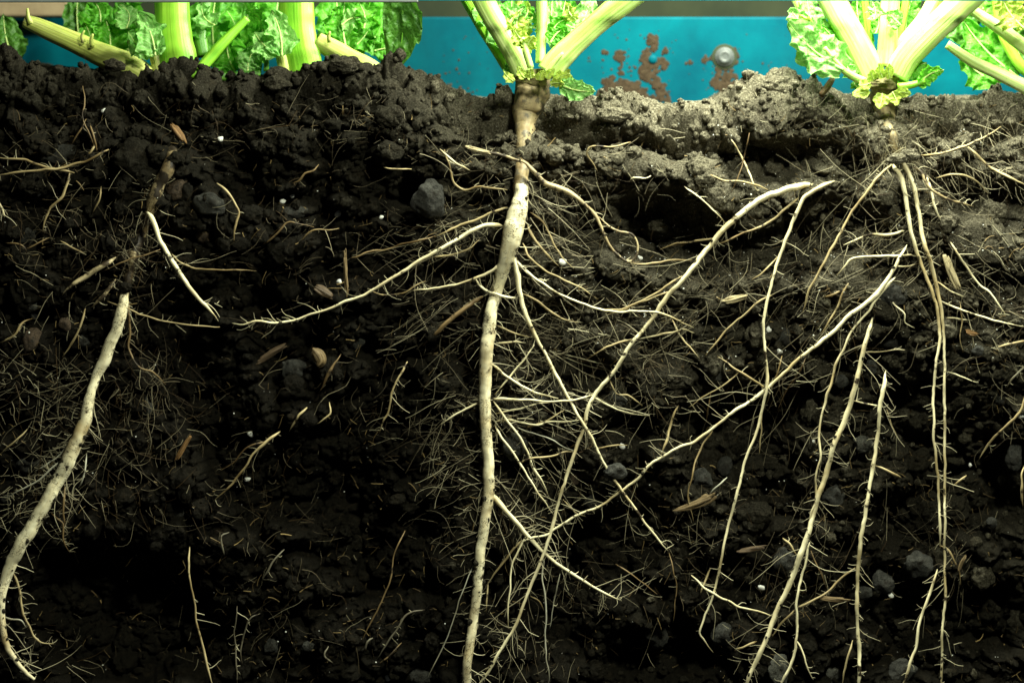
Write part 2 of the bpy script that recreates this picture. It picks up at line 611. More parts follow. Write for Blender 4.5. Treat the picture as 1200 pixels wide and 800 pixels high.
def panel_material():
    m, nt, nodes, L, bs = mat_new('teal_plastic')
    o = N(nt, 'ShaderNodeTexCoord').outputs['Object']
    n = noise_node(nt, 14, 6, 0.6, o)
    r = ramp(nt, [(0.3, (0.000, 0.042, 0.072)), (0.7, (0.000, 0.118, 0.155))])
    L.new(n.outputs[0], r.inputs[0])
    sp = noise_node(nt, 260, 5, 0.7, o)          # grime flecks
    sr = ramp(nt, [(0.66, (0, 0, 0)), (0.72, (0.75, 0.75, 0.75))])
    L.new(sp.outputs[0], sr.inputs[0])
    c = mix(nt, sr.outputs[0], r.outputs[0], (0.02, 0.09, 0.10))
    mp = N(nt, 'ShaderNodeMapping')
    mp.inputs['Scale'].default_value = (9, 9, 5)
    mp.inputs['Rotation'].default_value = (0, 0.5, 0)
    L.new(o, mp.inputs[0])
    shade_n = noise_node(nt, 1.6, 5, 0.6, mp.outputs[0])   # dark blotches paint the panel's uneven shading
    sr2 = ramp(nt, [(0.45, (0, 0, 0)), (0.68, (0.8, 0.8, 0.8))])
    L.new(shade_n.outputs[0], sr2.inputs[0])
    c = mix(nt, sr2.outputs[0], c, (0.002, 0.045, 0.065))
    L.new(c, bs.inputs['Base Color'])
    bs.inputs['Roughness'].default_value = 0.5
    bs.inputs['Specular IOR Level'].default_value = 0.05
    L.new(bump(nt, n.outputs[0], 0.15, 0.002), bs.inputs['Normal'])
    return m


M['teal'] = panel_material()
M['mud'] = plain_material('rusty_mud', (0.022, 0.015, 0.009), (0.062, 0.043, 0.026), 300, 0.9, 0.001, 0.1)
M['metal'] = plain_material('zinc_bolt', (0.055, 0.065, 0.065), (0.11, 0.12, 0.118), 500, 0.45, 0.0003)
M['grey_trim'] = plain_material('grey_trim', (0.16, 0.18, 0.18), (0.24, 0.27, 0.26), 80, 0.5)
M['teal_reflect_trim'] = plain_material('teal_reflect_trim', (0.02, 0.24, 0.28), (0.04, 0.34, 0.38), 80, 0.5)  # right stretch of the rail: see-through and reflected teal put into its colour
M['beige'] = plain_material('beige_wood', (0.30, 0.22, 0.13), (0.44, 0.34, 0.21), 60, 0.7)
M['olive'] = plain_material('dark_olive_board', (0.010, 0.018, 0.007), (0.030, 0.040, 0.016), 18, 0.85)

# ------------------------------------------------------------------ the soil
TOP = np.array([(-80, 62), (0, 60), (20, 72), (33, 82), (53, 87), (100, 86), (117, 74), (133, 70), (147, 83), (173, 89), (187, 84), (200, 75), (227, 81),
                (240, 92), (260, 101), (300, 101), (320, 91), (343, 95), (353, 88), (400, 73), (420, 82), (437, 84), (450, 70), (467, 79), (480, 87),
                (507, 92), (533, 115), (543, 126), (560, 123), (580, 113), (603, 112), (647, 117), (680, 119), (700, 120), (727, 113), (750, 113),
                (773, 123), (800, 133), (847, 132), (857, 114), (867, 86), (880, 86), (907, 80), (933, 88), (960, 98), (987, 112), (1000, 120),
                (1060, 120), (1087, 107), (1120, 113), (1153, 119), (1180, 107), (1200, 112), (1290, 108)], float)
# hollows (px, py, rx, ry, depth px) and ledges (negative depth = towards the viewer)
HOLLOW = [(905, 186, 52, 24, 46), (770, 268, 62, 40, 55), (820, 300, 60, 26, 34), (990, 265, 44, 42, 46), (1150, 232, 46, 20, 34), (1130, 200, 40, 18, 22),
          (676, 258, 34, 30, 34), (660, 215, 20, 12, 10), (486, 236, 26, 26, 30), (545, 212, 30, 14, 24), (710, 640, 70, 52, 46), (860, 505, 80, 46, 46), (770, 165, 40, 8, 20),  # hollow beside the big pebble is carved for its cast shadow
          (925, 470, 46, 30, 34), (905, 560, 30, 60, 34), (1062, 500, 60, 62, 48), (1150, 560, 62, 70, 50), (1068, 612, 40, 36, 36), (1062, 722, 44, 64, 46),
          (1150, 730, 64, 60, 46), (780, 772, 76, 34, 46), (650, 712, 50, 60, 46), (330, 395, 50, 60, 40), (330, 570, 90, 50, 40), (130, 690, 90, 46, 48),
          (190, 752, 110, 50, 48), (430, 640, 70, 80, 46), (430, 520, 60, 60, 34), (255, 150, 60, 22, 22), (300, 205, 60, 40, 24), (440, 300, 60, 30, 30),
          (40, 250, 40, 20, 18), (215, 400, 40, 50, 30), (250, 480, 40, 60, 34), (510, 560, 30, 80, 20), (640, 560, 40, 30, 30), (620, 400, 30, 40, 22),
          (740, 500, 30, 30, 22), (870, 690, 50, 40, 26), (1040, 420, 30, 26, 24), (700, 440, 40, 24, 22), (1000, 700, 40, 30, 20),
          (700, 160, 30, 8, 12), (820, 160, 26, 10, 18), (1170, 330, 40, 16, 20), (1085, 165, 20, 16, 16), (350, 130, 60, 20, 16), (60, 130, 40, 16, 14),
          (690, 166, 26, 9, 24), (742, 166, 18, 8, 24), (784, 172, 16, 9, 26), (835, 174, 22, 14, 30), (645, 150, 18, 12, 18), (1000, 192, 22, 18, 28), (1110, 150, 26, 12, 28), (1175, 150, 30, 14, 28), (940, 150, 26, 8, 20), (1080, 140, 18, 8, 16), (1170, 255, 20, 12, 20), (585, 140, 14, 12, 16),
          # ledges
          (760, 192, 58, 11, -16), (815, 196, 22, 16, -20), (720, 143, 60, 10, -12), (880, 128, 70, 16, -10), (945, 225, 42, 10, -14), (1060, 165, 60, 22, -10),
          (620, 182, 46, 22, -14), (840, 235, 16, 16, -16), (1150, 275, 46, 24, -16), (1178, 300, 26, 30, -12), (910, 330, 70, 10, -14), (860, 355, 40, 10, -14),
          (1015, 330, 40, 26, -12), (455, 135, 17, 16, -12), (456, 178, 17, 15, -12), (455, 110, 16, 10, -10), (1035, 150, 40, 16, -14), (690, 400, 50, 14, -8), (740, 385, 40, 14, -10), (760, 440, 30, 20, -10)]
NX, NF, NT = 880, 560, 50
px_c = np.linspace(-60, 1260, NX)
top_c = np.interp(px_c, TOP[:, 0], TOP[:, 1])
kern = np.hanning(9)
top_c = np.convolve(np.pad(top_c, 4, mode='edge'), kern / kern.sum(), mode='valid')
tt = np.linspace(0, 1, NF)[:, None] ** 0.97
PY = 850 + (top_c[None] - 850) * tt
back = (np.linspace(0, 1, NT + 1)[1:, None] ** 1.25) * 330
Qc = np.vstack([PY, top_c[None] - back])                       # continuous surface coordinate (px)
PXg = np.broadcast_to(px_c, Qc.shape)
hb = Qc - top_c[None]                                          # px below the rim (negative: on the top)
alpha = np.clip(1 - hb / 70.0, 0, 1) ** 1.6 * np.pi / 2
lean = 40 * np.exp(-(np.clip(hb, 0, None) / 45.0) ** 1.3)      # px of set-back near the rim
yb = np.where(hb >= 0, lean, 40 - hb)
k2 = np.hanning(161)
top_s = np.convolve(np.pad(top_c, 80, mode='edge'), k2 / k2.sum(), mode='valid')
wt = np.exp(np.minimum(hb, 0) / 45.0)
zb = np.where(hb >= 0, Qc, top_c[None] * wt + (top_s[None] + 6) * (1 - wt))
wx = 6 * fbm(PXg / 40, Qc / 40, 0.0, 2, 3)
wz = 6 * fbm(PXg / 40, Qc / 40, 9.5, 2, 4)
X2, Z2 = PXg + wx, Qc + wz
d = 13 * fbm(PXg / 150, Qc / 120, 0.3, 3, 20)
f1, i1 = worley(X2 / 62, Z2 / 46, 31)
d = d + np.clip(1 - f1 ** 2 / 0.40, 0, 1) ** 0.6 * 18 * np.clip(i1 * 1.4 - 0.3, 0, 1) - 24 * np.clip((f1 - 0.46) / 0.3, 0, 1) ** 1.3
f2, i2 = worley(X2 / 25, Z2 / 21, 32)
d = d + np.clip(1 - f2 ** 2 / 0.42, 0, 1) ** 0.5 * 15 * np.clip(i2 * 1.3 - 0.15, 0, 1) - 13 * np.clip((f2 - 0.5) / 0.3, 0, 1)
f3, i3 = worley(X2 / 10.5 + 0.4 * noise3(PXg / 6, Qc / 6, 0, 50), Z2 / 9.5, 33)
d = d + np.clip(1 - f3 ** 2 / 0.45, 0, 1) ** 0.55 * 6.0 * i3 - 3.0 * np.clip((f3 - 0.5) / 0.3, 0, 1)
f4, i4 = worley(PXg / 4.8, Qc / 4.6, 34)
d = d + np.clip(1 - f4 ** 2 / 0.45, 0, 1) ** 0.7 * 2.6 * i4
d = d + 2.2 * fbm(PXg / 7, Qc / 7, 0.7, 3, 60)
hol = np.zeros_like(d)
for hx, hy, rx, ry, dep in HOLLOW:
    q = ((X2 - hx) / rx) ** 2 + ((Z2 - hy) / ry) ** 2
    hol += dep * np.exp(-q ** 1.5)
hol = np.where(hb < 0, 0, np.minimum(hol * 1.35, 80))
d = d - 10 - hol
d = np.where(d > 6, 6 + 10 * np.tanh((d - 6) / 10), d)          # no clod stands out further than ~16 px
d = np.where(hb < -4, d * 0.6 + 4, d)
droop = np.clip(d + 4, 0, None) * 0.30 * (hb > 15)
sx = 2.5 * fbm(PXg / 16, Qc / 16, 5.5, 2, 71)
Xw = (PXg + sx - 600) * S
Yw = (yb - d * np.cos(alpha)) * S
Zw = (400 - zb + d * np.sin(alpha) - droop) * S
SV = np.stack([Xw, Yw, Zw], -1)
NR = NF + NT
ii = np.arange(NR - 1)[:, None] * NX
jj = np.arange(NX - 1)[None]
SQ = np.stack([ii + jj, ii + jj + 1, ii + NX + jj + 1, ii + NX + jj], -1).reshape(-1, 4)


def dry_and_lit(px, py):
    """dry crust along the top and on the right, also painted lighter for the light there; left and depths wet"""
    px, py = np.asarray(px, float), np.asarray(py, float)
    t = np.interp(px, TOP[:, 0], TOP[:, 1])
    r = 1 / (1 + np.exp(-(px - 555) / 42))  # drier soil and stronger light on the right, both put into this tone
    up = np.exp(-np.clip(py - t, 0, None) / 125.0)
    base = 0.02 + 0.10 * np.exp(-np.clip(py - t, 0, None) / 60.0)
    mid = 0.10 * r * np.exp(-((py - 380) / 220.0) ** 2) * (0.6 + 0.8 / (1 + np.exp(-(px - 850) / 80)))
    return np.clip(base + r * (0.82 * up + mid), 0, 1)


def sheet():
    me = mesh_np('soil', SV.reshape(-1, 3), SQ)
    set_attr(me, 'dry', dry_and_lit(PXg, np.maximum(Qc, top_c[None])).ravel() * (0.85 + 0.3 * i2.ravel()))
    o = link('soil', me, M['soil'])
    o['kind'] = 'structure'
    o['label'] = 'dark crumbly soil cut open in a vertical face under the plants'


sheet()

# front envelope of the soil in 6 px cells: nearest point to the viewer
CELL = 6
GW, GH = 1320 // CELL + 2, 960 // CELL + 2
ENV = np.full((GH, GW), 9.0)
SUR = np.zeros((GH, GW))
CNT = np.zeros((GH, GW))
fy = (400 - Zw / S).ravel()
fx = (Xw / S + 600).ravel()
face = (hb > 2).ravel()
ci = np.clip(((fx + 60) / CELL).astype(int), 0, GW - 1)
ri = np.clip(((fy + 60) / CELL).astype(int), 0, GH - 1)
np.minimum.at(ENV, (ri[face], ci[face]), Yw.ravel()[face])
np.add.at(SUR, (ri[face], ci[face]), Yw.ravel()[face])
np.add.at(CNT, (ri[face], ci[face]), 1)
SUR = np.where(CNT > 0, SUR / np.maximum(CNT, 1), 0.02)
ENV = np.where(ENV > 8, 0.02, ENV)
E2 = ENV.copy()
for a in (-1, 0, 1):
    for b in (-1, 0, 1):
        E2 = np.minimum(E2, np.roll(np.roll(ENV, a, 0), b, 1))


def look(G, px, py):
    c = np.clip(((np.asarray(px) + 60) / CELL), 0, GW - 1.01)
    r = np.clip(((np.asarray(py) + 60) / CELL), 0, GH - 1.01)
    c0, r0 = c.astype(int), r.astype(int)
    fc, fr = c - c0, r - r0
    return (G[r0, c0] * (1 - fc) * (1 - fr) + G[r0, c0 + 1] * fc * (1 - fr) + G[r0 + 1, c0] * (1 - fc) * fr + G[r0 + 1, c0 + 1] * fc * fr)


# loose crumbs lying on and in the face (too many and too small to pick apart)
def crumbs():
    acc = Acc()
    yy, xx = SV[..., 1], SV[..., 0]
    for lev, n, r0, r1, q0, q1 in ((1, 4600, 1.0, 4.4, 8, NF + 10), (2, 760, 3.0, 8.0, 8, NF + 10), (3, 110, 6.0, 13.0, 8, NF - 40), (1, 1500, 1.2, 4.5, NF - 70, NF + 22), (2, 240, 3.0, 7.5, NF - 70, NF + 20)):
        V0, F0 = ICO[lev]
        rr = rng.integers(q0, q1, n)
        cc = rng.integers(4, NX - 4, n)
        u = rng.random(n)
        rad = (r0 + (r1 - r0) * u ** 2.2) * S
        ctr = SV[rr, cc] + np.stack([0 * rad, -0.35 * rad, 0.15 * rad], -1)
        ctr[:, 1] = np.maximum(ctr[:, 1], -0.0095 + rad)
        for k in range(n):
            sc3 = rad[k] * (0.75 + 0.5 * rng.random(3))
            sd = rng.random(3) * 100
            f = 2.2 if lev < 2 else 1.8
            nz = noise3(V0[:, 0] * f + sd[0], V0[:, 1] * f + sd[1], V0[:, 2] * f + sd[2], 5) * 0.30
            if lev > 1:
                nz = nz + noise3(V0[:, 0] * 5 + sd[0], V0[:, 1] * 5 + sd[1], V0[:, 2] * 5 + sd[2], 6) * 0.16
            V = V0 * (1 + nz)[:, None] * sc3 + ctr[k]
            dr = dry_and_lit(ctr[k][0] / S + 600, 400 - ctr[k][2] / S) * (0.80 + 0.55 * rng.random())
            dr += (0.42 * rng.random() if rng.random() < 0.16 else 0.16 * rng.random() ** 2) * (1 / (1 + math.exp(-(ctr[k][0] / S + 60) / 70)))  # crumbs on the right lightened at random so they look lit
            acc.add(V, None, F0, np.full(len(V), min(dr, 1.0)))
    o = acc.build('soil_crumbs', M['soil'], None, True, 'dry')
    tag(o, 'small loose crumbs and clods of soil all over the cut face', 'soil crumbs', None, 'stuff')


crumbs()


# ------------------------------------------------------------------ roots
PLANE = -0.0105                 # the plane the stout roots are pressed to
HAIRS = {}                      # per parent: accumulated rootlets


def root(parent, name, pts, w0=None, w1=None, mat='cream', depth='mid', stubs=None, wig=1.0, sub=None, taper=True, seed=None, step=None):
    """pts: rows px,py[,width[,extra depth px]] ; widths in px"""
    pts = [tuple(p) for p in pts]
    n = len(pts)
    rows = []
    for i, p in enumerate(pts):
        t = i / max(1, n - 1)
        w = p[2] if len(p) > 2 and p[2] is not None else (w0 + (w1 - w0) * t)
        dd = p[3] if len(p) > 3 else 0.0
        rows.append((p[0], p[1], w, dd))
    if name == 'taproot':
        rows = [(r[0], r[1], r[2] * 0.93, r[3]) for r in rows]
    if not (name in ('taproot', 'root_collar', 'root_neck', 'root_link')):
        rows = [(r[0], r[1], r[2] * (0.76 if r[2] > 3.2 else 0.86), r[3]) for r in rows]
    wmax = max(r[2] for r in rows)
    st = step or (2.2 if wmax > 9 else 3.0)
    q = spline(rows, st)
    sd = int(rng.integers(1, 9999)) if seed is None else seed
    s = np.concatenate([[0], np.cumsum(np.linalg.norm(np.diff(q[:, :2], axis=0), axis=1))])
    a = wig * min(1.6, 0.5 + 2.2 / max(wmax, 1.5))
    q[:, 0] += a * fbm(s / 22, sd * 1.7, 0.0, 2, 7)
    q[:, 1] += a * fbm(s / 22, sd * 1.7, 5.0, 2, 8)
    q[:, :2] += 0.40 * wig * np.stack([noise3(s / 6, sd * 3.1, 1.0, 17), noise3(s / 6, sd * 3.1, 6.0, 18)], -1) * min(1.0, wmax / 4)
    rad = q[:, 2] * 0.5 * S
    rad = rad * (1 + (0.035 * fbm(s / 30, sd * 2.3, 0, 3, 9) if wmax > 9 else (0.08 if wmax > 5 else 0.14) * fbm(s / 14, sd * 2.3, 0, 3, 9)))
    if taper:
        m = min(len(rad) // 3, max(3, int(22 / st)))
        rad[-m:] *= np.linspace(1, 0.25, m)
        m = min(len(rad) // 3, max(2, int(12 / st)))
        rad[:m] *= np.linspace(0.45, 1, m)
    rad = np.maximum(rad, 0.45 * S)
    if taper:
        q[:, 3] += 9 * np.exp(-s / 7) + 9 * np.exp(-(s[-1] - s) / 9)
    env = look(E2, q[:, 0], q[:, 1])
    sur = look(SUR, q[:, 0], q[:, 1])
    if depth == 'front':
        y = np.full(len(q), PLANE) + 0 * env
    elif depth == 'follow':
        y = 0.5 * sur + 0.5 * env - 0.25 * rad
    elif depth == 'mid':
        y = np.minimum(0.62 * PLANE + 0.38 * env, env - 0.2 * rad)
    else:
        y = 0.25 * env + 0.75 * sur - rad * 0.9
    k = max(3, int(30 / st)) | 1
    kk = np.hanning(k + 2)[1:-1]
    y = np.convolve(np.pad(y, k // 2, mode='edge'), kk / kk.sum(), mode='valid')[:len(q)]
    y = y + q[:, 3] * S + 0.0012 * fbm(s / 40, sd, 2, 2, 12)
    path = np.array([P(a_, b_, c_) for a_, b_, c_ in zip(q[:, 0], q[:, 1], y)])
    sides = 16 if wmax > 9 else (10 if wmax > 4.5 else 7)
    V, Q, T, tc = tube(path, rad, sides, 1.0, 0, 7, sd, 0.11 if name in ('root_collar', 'root_neck', 'root_link') else (0.045 if wmax > 9 else 0.09))
    me = mesh_np(name, V, Q, T)
    set_attr(me, 'tc', tc + np.array([0, 0, sd * 0.013]), 'FLOAT_VECTOR')
    o = link(name, me, M[mat], parent)
    if stubs is None:
        stubs = 0.10 if wmax >= 3 else 0.04
    if stubs:
        spawn_hairs(o, q, y, rad, stubs, mat)
    if wmax > 5.2:
        acc = Acc()
        V0, F0 = ICO[1]
        r_ = np.random.default_rng(sd)
        for k in range(int(s[-1] * (0.22 if wmax > 9 else 0.09))):
            i = int(r_.integers(1, len(q) - 1))
            if noise3(s[i] / 35, sd * 1.3, 0, 44) < -0.05:
                continue
            t_ = path[i + 1] - path[i - 1]
            n_ = np.array([-t_[2], 0, t_[0]]) / (np.linalg.norm(t_) + 1e-12)
            b_ = (r_.random() ** 0.22) * (1 if r_.random() < 0.5 else -1)
            c_ = path[i] + n_ * rad[i] * b_ + np.array([0, -1, 0]) * rad[i] * math.sqrt(max(0, 1 - b_ * b_)) * 0.95
            rr_ = (0.4 + 2.0 * r_.random() ** 3) * S * (1.25 if wmax > 9 else 0.9)
            acc.add(V0 * (1 + 0.35 * noise3(V0[:, 0] * 2 + k, V0[:, 1] * 2, V0[:, 2] * 2, 3))[:, None] * rr_ * (0.6 + 0.8 * r_.random(3)) + c_, None, F0, np.full(len(V0), 0.12 + 0.25 * r_.random()))
        c = acc.build('clinging_soil', M['soil'], o, True, 'dry')
        if c is not None:
            c['kind'] = 'stuff'
    return o


def hair_strand(acc, px, py, y, ang, length, curl, w, tone, depthdrift=0.0, seg=7):
    """one thin strand starting at pixel (px,py), growing along ang (radians, image plane)"""
    n = seg
    st = length / n
    a = ang
    ps = [(px, py, y)]
    dy = depthdrift * S / n
    vel = 0.0
    for i in range(n):
        vel = 0.6 * vel + curl * rng.normal() * 0.33
        a += vel
        px += math.cos(a) * st
        py += math.sin(a) * st
        y += dy + 0.15 * st * S * rng.normal()
        ps.append((px, py, y))
    path = np.array([P(*p) for p in ps])
    rad = np.linspace(1.0, 0.45, n + 1) * w * 0.5 * S
    V, Q, T, tc = tube(path, rad, 3)
    acc.add(V, Q, T[:0], np.full(len(V), np.clip(tone + 0.12 * rng.normal(), 0, 1)))


def spawn_hairs(parent, q, y, rad, dens, mat):
    acc = Acc()
    s = np.concatenate([[0], np.cumsum(np.linalg.norm(np.diff(q[:, :2], axis=0), axis=1))])
    n = rng.poisson(dens * s[-1])
    tone = {'brown': 0.25, 'tan': 0.5, 'dirty': 0.5}.get(mat, 0.75)
    for _ in range(n):
        i = int(rng.integers(1, len(q) - 1))
        t = q[i + 1, :2] - q[i - 1, :2]
        base = math.atan2(t[1], t[0])
        side = 1 if rng.random() < 0.5 else -1
        ang = base + side * (0.6 + 0.9 * rng.random())
        ln = 3 + 9 * rng.random() ** 2 if rng.random() < 0.8 else 10 + 22 * rng.random()
        off = q[i, 2] * 0.35
        if mat in ('cream', 'tap') and rng.random() < 0.09:          # a long branching lateral
            ln = 25 + 60 * rng.random() ** 1.6
            w = 0.8 + 0.8 * rng.random()
            side_ang = base + side * (0.5 + 0.6 * rng.random())
            x0, y0 = q[i, 0], q[i, 1]
            hair_strand(acc, x0, y0, y[i] + 0.0006, side_ang, ln, 0.22, w, tone * (0.5 + 0.5 * rng.random()), 10 * rng.random(), 10)
            for b in range(int(rng.integers(1, 5))):
                k_ = 0.15 + 0.6 * rng.random()
                hair_strand(acc, x0 + math.cos(side_ang) * ln * k_, y0 + math.sin(side_ang) * ln * k_, y[i] + 0.001, side_ang + rng.choice((-1, 1)) * rng.uniform(0.4, 1.0), ln * rng.uniform(0.15, 0.45), 0.3, w * 0.6, tone * 0.7, 6 * rng.random(), 6)
            continue
        hair_strand(acc, q[i, 0] + math.cos(ang) * off, q[i, 1] + math.sin(ang) * off, y[i], ang, ln, 0.5, 0.6 + 0.8 * rng.random(), tone, 6 * rng.random(), 5)
    o = acc.build('rootlets', M['hair'], parent, True, 'tone')
    if o is not None:
        o['kind'] = 'stuff'


def xy(txt):
    """'x,y x,y,w x,y,w,d' -> list of tuples"""
    return [tuple(float(v) for v in t.split(',')) for t in txt.split()]


PLANT_A = thing('leafy_plant', 'green plant at the left over the long curved pale taproot', 'plant', P(190, 90, 0.03), 'plants along the top')
PLANT_B = thing('leafy_plant', 'green plant with a broad upright stalk and a dark hanging leaf', 'plant', P(352, 90, 0.05), 'plants along the top')
PLANT_C = thing('leafy_plant', 'plant with a straight taproot down the middle of the soil', 'plant', P(620, 110, 0.0), 'plants along the top')
PLANT_D = thing('leafy_plant', 'white-stalked plant at right with a fan of many long thin roots', 'plant', P(1040, 115, 0.01), 'plants along the top')

# ---- middle plant
C = PLANT_C
root(C, 'taproot', xy('611,214,15,10 611,220,17,3 611,230,18,0 608,246,24,-2 603,264,25,-3 598,284,23,-3 593,303,19,0 588,322,17,6 583,340,15,10 578,356,15,2 574,376,16.5,0 571,402,17,0 569,435,15.5,0 568,465,14.5,0 570,500,14.5,0 572,540,14,0 573,572,14,0 569,605,13.5,0 563,648,13,0 559,690,12.5,0 554,730,12,0 549,768,11.5,0 545,812,11'), mat='tap', depth='front', stubs=0.28, taper=False, wig=1.2, step=1.3)
root(C, 'side_root', xy('601,282,7,2 602,300,7 606,322,8 610,345,7.5 616,369,7 625,390,6 640,417,5.5 655,447,5 675,482,4.5 695,517,4.5 709,546,4,2 715,556,4,8 721,564,4,2 732,580,4 752,607,3.5 770,630,3 784,648,2'), mat='cream', depth='front')
root(C, 'side_root', xy('590,266,7,4 575,263,7 560,267,6.5 535,281,6 500,301,5.5 470,319,5 440,338,4.5 422,348,4 405,353,4 388,361,3.2 366,367,3 345,375,3 322,378,3 300,376,3 285,380,2.5 272,379,2'), mat='cream', depth='front', stubs=0.22)
root(C, 'side_root', xy('596,243,4,4 575,250,4 550,259,3.5 525,269,3 508,277,2.5'), mat='tan', depth='mid')
root(C, 'side_root', xy('592,306,5,2 583,312,5 575,317,5 559,326,5 545,331,3.5 532,334,3 515,337,2.5 498,340,2.5 480,341,2'), mat='cream', depth='front')
root(C, 'side_root', xy('559,327 562,334 568,340 580,345 595,349 610,349'), 4.5, 4.5, 'cream', 'front')
root(C, 'side_root', xy('606,305 620,321 640,336 660,347 680,355 700,361 725,365 762,366 782,370 800,378'), 4.2, 2.2, 'cream', 'front')
root(C, 'side_root', xy('612,286 620,300 640,317 675,335 700,349'), 3, 2, 'tan', 'mid')
root(C, 'side_root', xy('612,345 625,350 640,361 660,373 678,378'), 4, 2, 'tan', 'mid')
root(C, 'side_root', xy('543,172,3 565,176,5 590,183,5 612,189,4.5 620,196,6 630,206,7 640,215,9 651,219,9 662,223,9 672,229,8 681,236,7 695,250,6 705,265,5 709,276,4.5 713,286,4 722,297,4 735,306,4 744,302,4 747,294,3.5 746,284,3 740,275,3 722,270,3 710,262,2.6 701,254,2'), mat='dirty', depth='front', stubs=0.2)
root(C, 'side_root', xy('519,177 526,192 532,214 545,223 558,220 575,221 596,223'), 2.5, 4, 'tan', 'mid')
root(C, 'side_root', xy('566,347,7 550,358,7 530,373,7 515,386,6.5 503,397,5 496,405,3'), mat='brown', depth='mid')
root(C, 'side_root', xy('618,262 625,278 634,290 645,302 655,312'), 5, 2.5, 'tan', 'mid')
root(C, 'side_root', xy('620,250 635,258 645,275 652,292 662,306 672,313'), 3, 2, 'tan', 'mid')
root(C, 'side_root', xy('580,380 600,389 622,397'), 3, 2, 'tan', 'mid')
root(C, 'side_root', xy('581,401 594,401 606,400 616,402'), 3.2, 2, 'cream', 'mid')
root(C, 'side_root', xy('576,425 588,436 600,444 620,456 638,462 654,467'), 4, 2.6, 'cream', 'front')
root(C, 'side_root', xy('627,405 614,421 602,436 590,450 580,463'), 2, 3, 'cream', 'front')
root(C, 'side_root', xy('577,466 595,468 612,469 640,470 665,470 682,467 698,462'), 4, 2.6, 'cream', 'front')
root(C, 'side_root', xy('562,470 545,480 530,488 515,498'), 4, 1.8, 'cream', 'front', 0.3)
root(C, 'side_root', xy('577,470 586,481 594,492 606,508 617,525 625,547 634,563 643,578'), 4, 2.4, 'cream', 'front')
root(C, 'side_root', xy('579,498 587,511 596,523 610,542 622,562 635,584 648,601'), 3.6, 2, 'cream', 'front')
root(C, 'side_root', xy('606,541 624,538 645,536 660,531 672,530'), 2.8, 2.2, 'tan', 'front')
root(C, 'side_root', xy('604,500 622,507 640,512 658,521 674,527'), 2, 1.6, 'glassy', 'mid')
root(C, 'side_root', xy('617,500 630,496 645,490 662,481'), 3, 2, 'tan', 'mid')
root(C, 'side_root', xy('579,494 595,492 612,495 632,497 655,494 680,492'), 3, 1.8, 'cream', 'mid')
root(C, 'side_root', xy('580,484 597,481 613,478 628,474 650,470'), 3, 2.2, 'cream', 'mid')
root(C, 'side_root', xy('574,576,8 583,587,8 592,597,7.5 605,612,7 618,628,6.5 632,641,6 640,649,5 660,665,5 675,675,4.5 690,684,4 703,691,3.4 716,698,3 728,703,2'), mat='cream', depth='front', stubs=0.3)
root(C, 'side_root', xy('616,628 608,641 602,655 598,680 596,708 596,736'), 3, 2, 'cream', 'front')
root(C, 'side_root', xy('614,630 600,643 590,658 580,671 569,686'), 4, 2.4, 'tan', 'mid')
root(C, 'side_root', xy('637,656 637,687 639,720 641,760 643,806'), 2.2, 2, 'glassy', 'front')
root(C, 'side_root', xy('657,672 653,690 650,707 644,735'), 2, 1.6, 'glassy', 'mid')
root(C, 'side_root', xy('622,697 632,705 637,716'), 2, 1.5, 'tan', 'mid')
root(C, 'side_root', xy('557,655 545,686 537,707 528,735 520,755 500,796'), 1.8, 1.6, 'glassy', 'front', 0.0, 0.4)
root(C, 'side_root', xy('572,682 570,700 569,718'), 3, 1.5, 'tan', 'mid')

root(C, 'root_collar', xy('626,90,42,4 624,100,42,0 621,112,40,-2 618,126,35,-2 616,138,28,2 615,148,23,5 614,160,19,8 613,172,17,10 612,184,16,9 612,196,16,5 611,206,16,0 611,216,17,-4 611,224,17,0'), mat='collar', depth='follow', stubs=0.25, taper=False, step=1.3)
# ---- right plant: the fan of roots
R_ = PLANT_D
root(R_, 'side_root', xy('962,214,4,44 950,216,7,18 940,217,9,4 932,219,10 920,222,10 905,228,10 888,236,9.5 872,247,9 858,259,8.5 846,271,8 834,286,7.5 820,302,7.5 803,325,7 782,348,7 766,371,6.5 750,391,6 734,412,6 718,437,5.5 704,453,5.5 696,464,6.2 690,477,6 685,497,5.5 675,527,5.2 662,562,5 652,597,5 646,622,5 632,662,4.6 617,700,4.6 605,732,4.6 587,760,4.5 572,787,4.2 556,810,4'), mat='cream', depth='front', stubs=0.2, seed=41)
root(R_, 'side_root', xy('982,212,3,40 972,215,5,16 964,218,6.5,4 957,222,7 943,231,6.5 935,246,6 925,268,5.2 917,290,4.8 910,313,4.5 903,338,4.2 896,370,4.2 895,395,4 898,425,4.6 899,450,5 895,475,4.6 885,510,4 872,542,4 864,577,4 855,612,4 848,640,3.8 842,672,3.6 834,702,3.4 825,725,3 819,741,2.8 824,748,2.5 836,764,2'), mat='cream', depth='front')
root(R_, 'side_root', xy('936,231 925,242 900,260 872,272 852,282 838,286'), 4, 3, 'tan', 'front')
root(R_, 'side_root', xy('1062,286,3 1055,300,4 1045,320,6 1033,337,8 1025,347,8 1012,358,6.5 1000,367,6 980,385,5.6 957,405,5.6 937,420,5.2 920,436,5 900,453,5 875,472,4.6 855,487,4.4 835,502,4.2 815,516,4.2 797,523,4.2 782,532,4 760,546,4 748,560,4 732,571,3.8 718,581,3.6 705,591,3.5 685,600,3.4 665,610,3.2 650,619,3.2 640,627,3 625,629,3 614,633,2.6 606,643,2'), mat='cream', depth='front')
root(R_, 'side_root', xy('899,454 875,440 855,427 841,419'), 4, 3, 'tan', 'front')
root(R_, 'side_root', xy('1050,324 1037,337 1027,350 1020,362 1007,377 997,392 990,407 980,425 975,447 966,471 960,495 959,515 960,535 956,560 955,585 950,603 946,620'), 4.2, 3.2, 'cream', 'front')
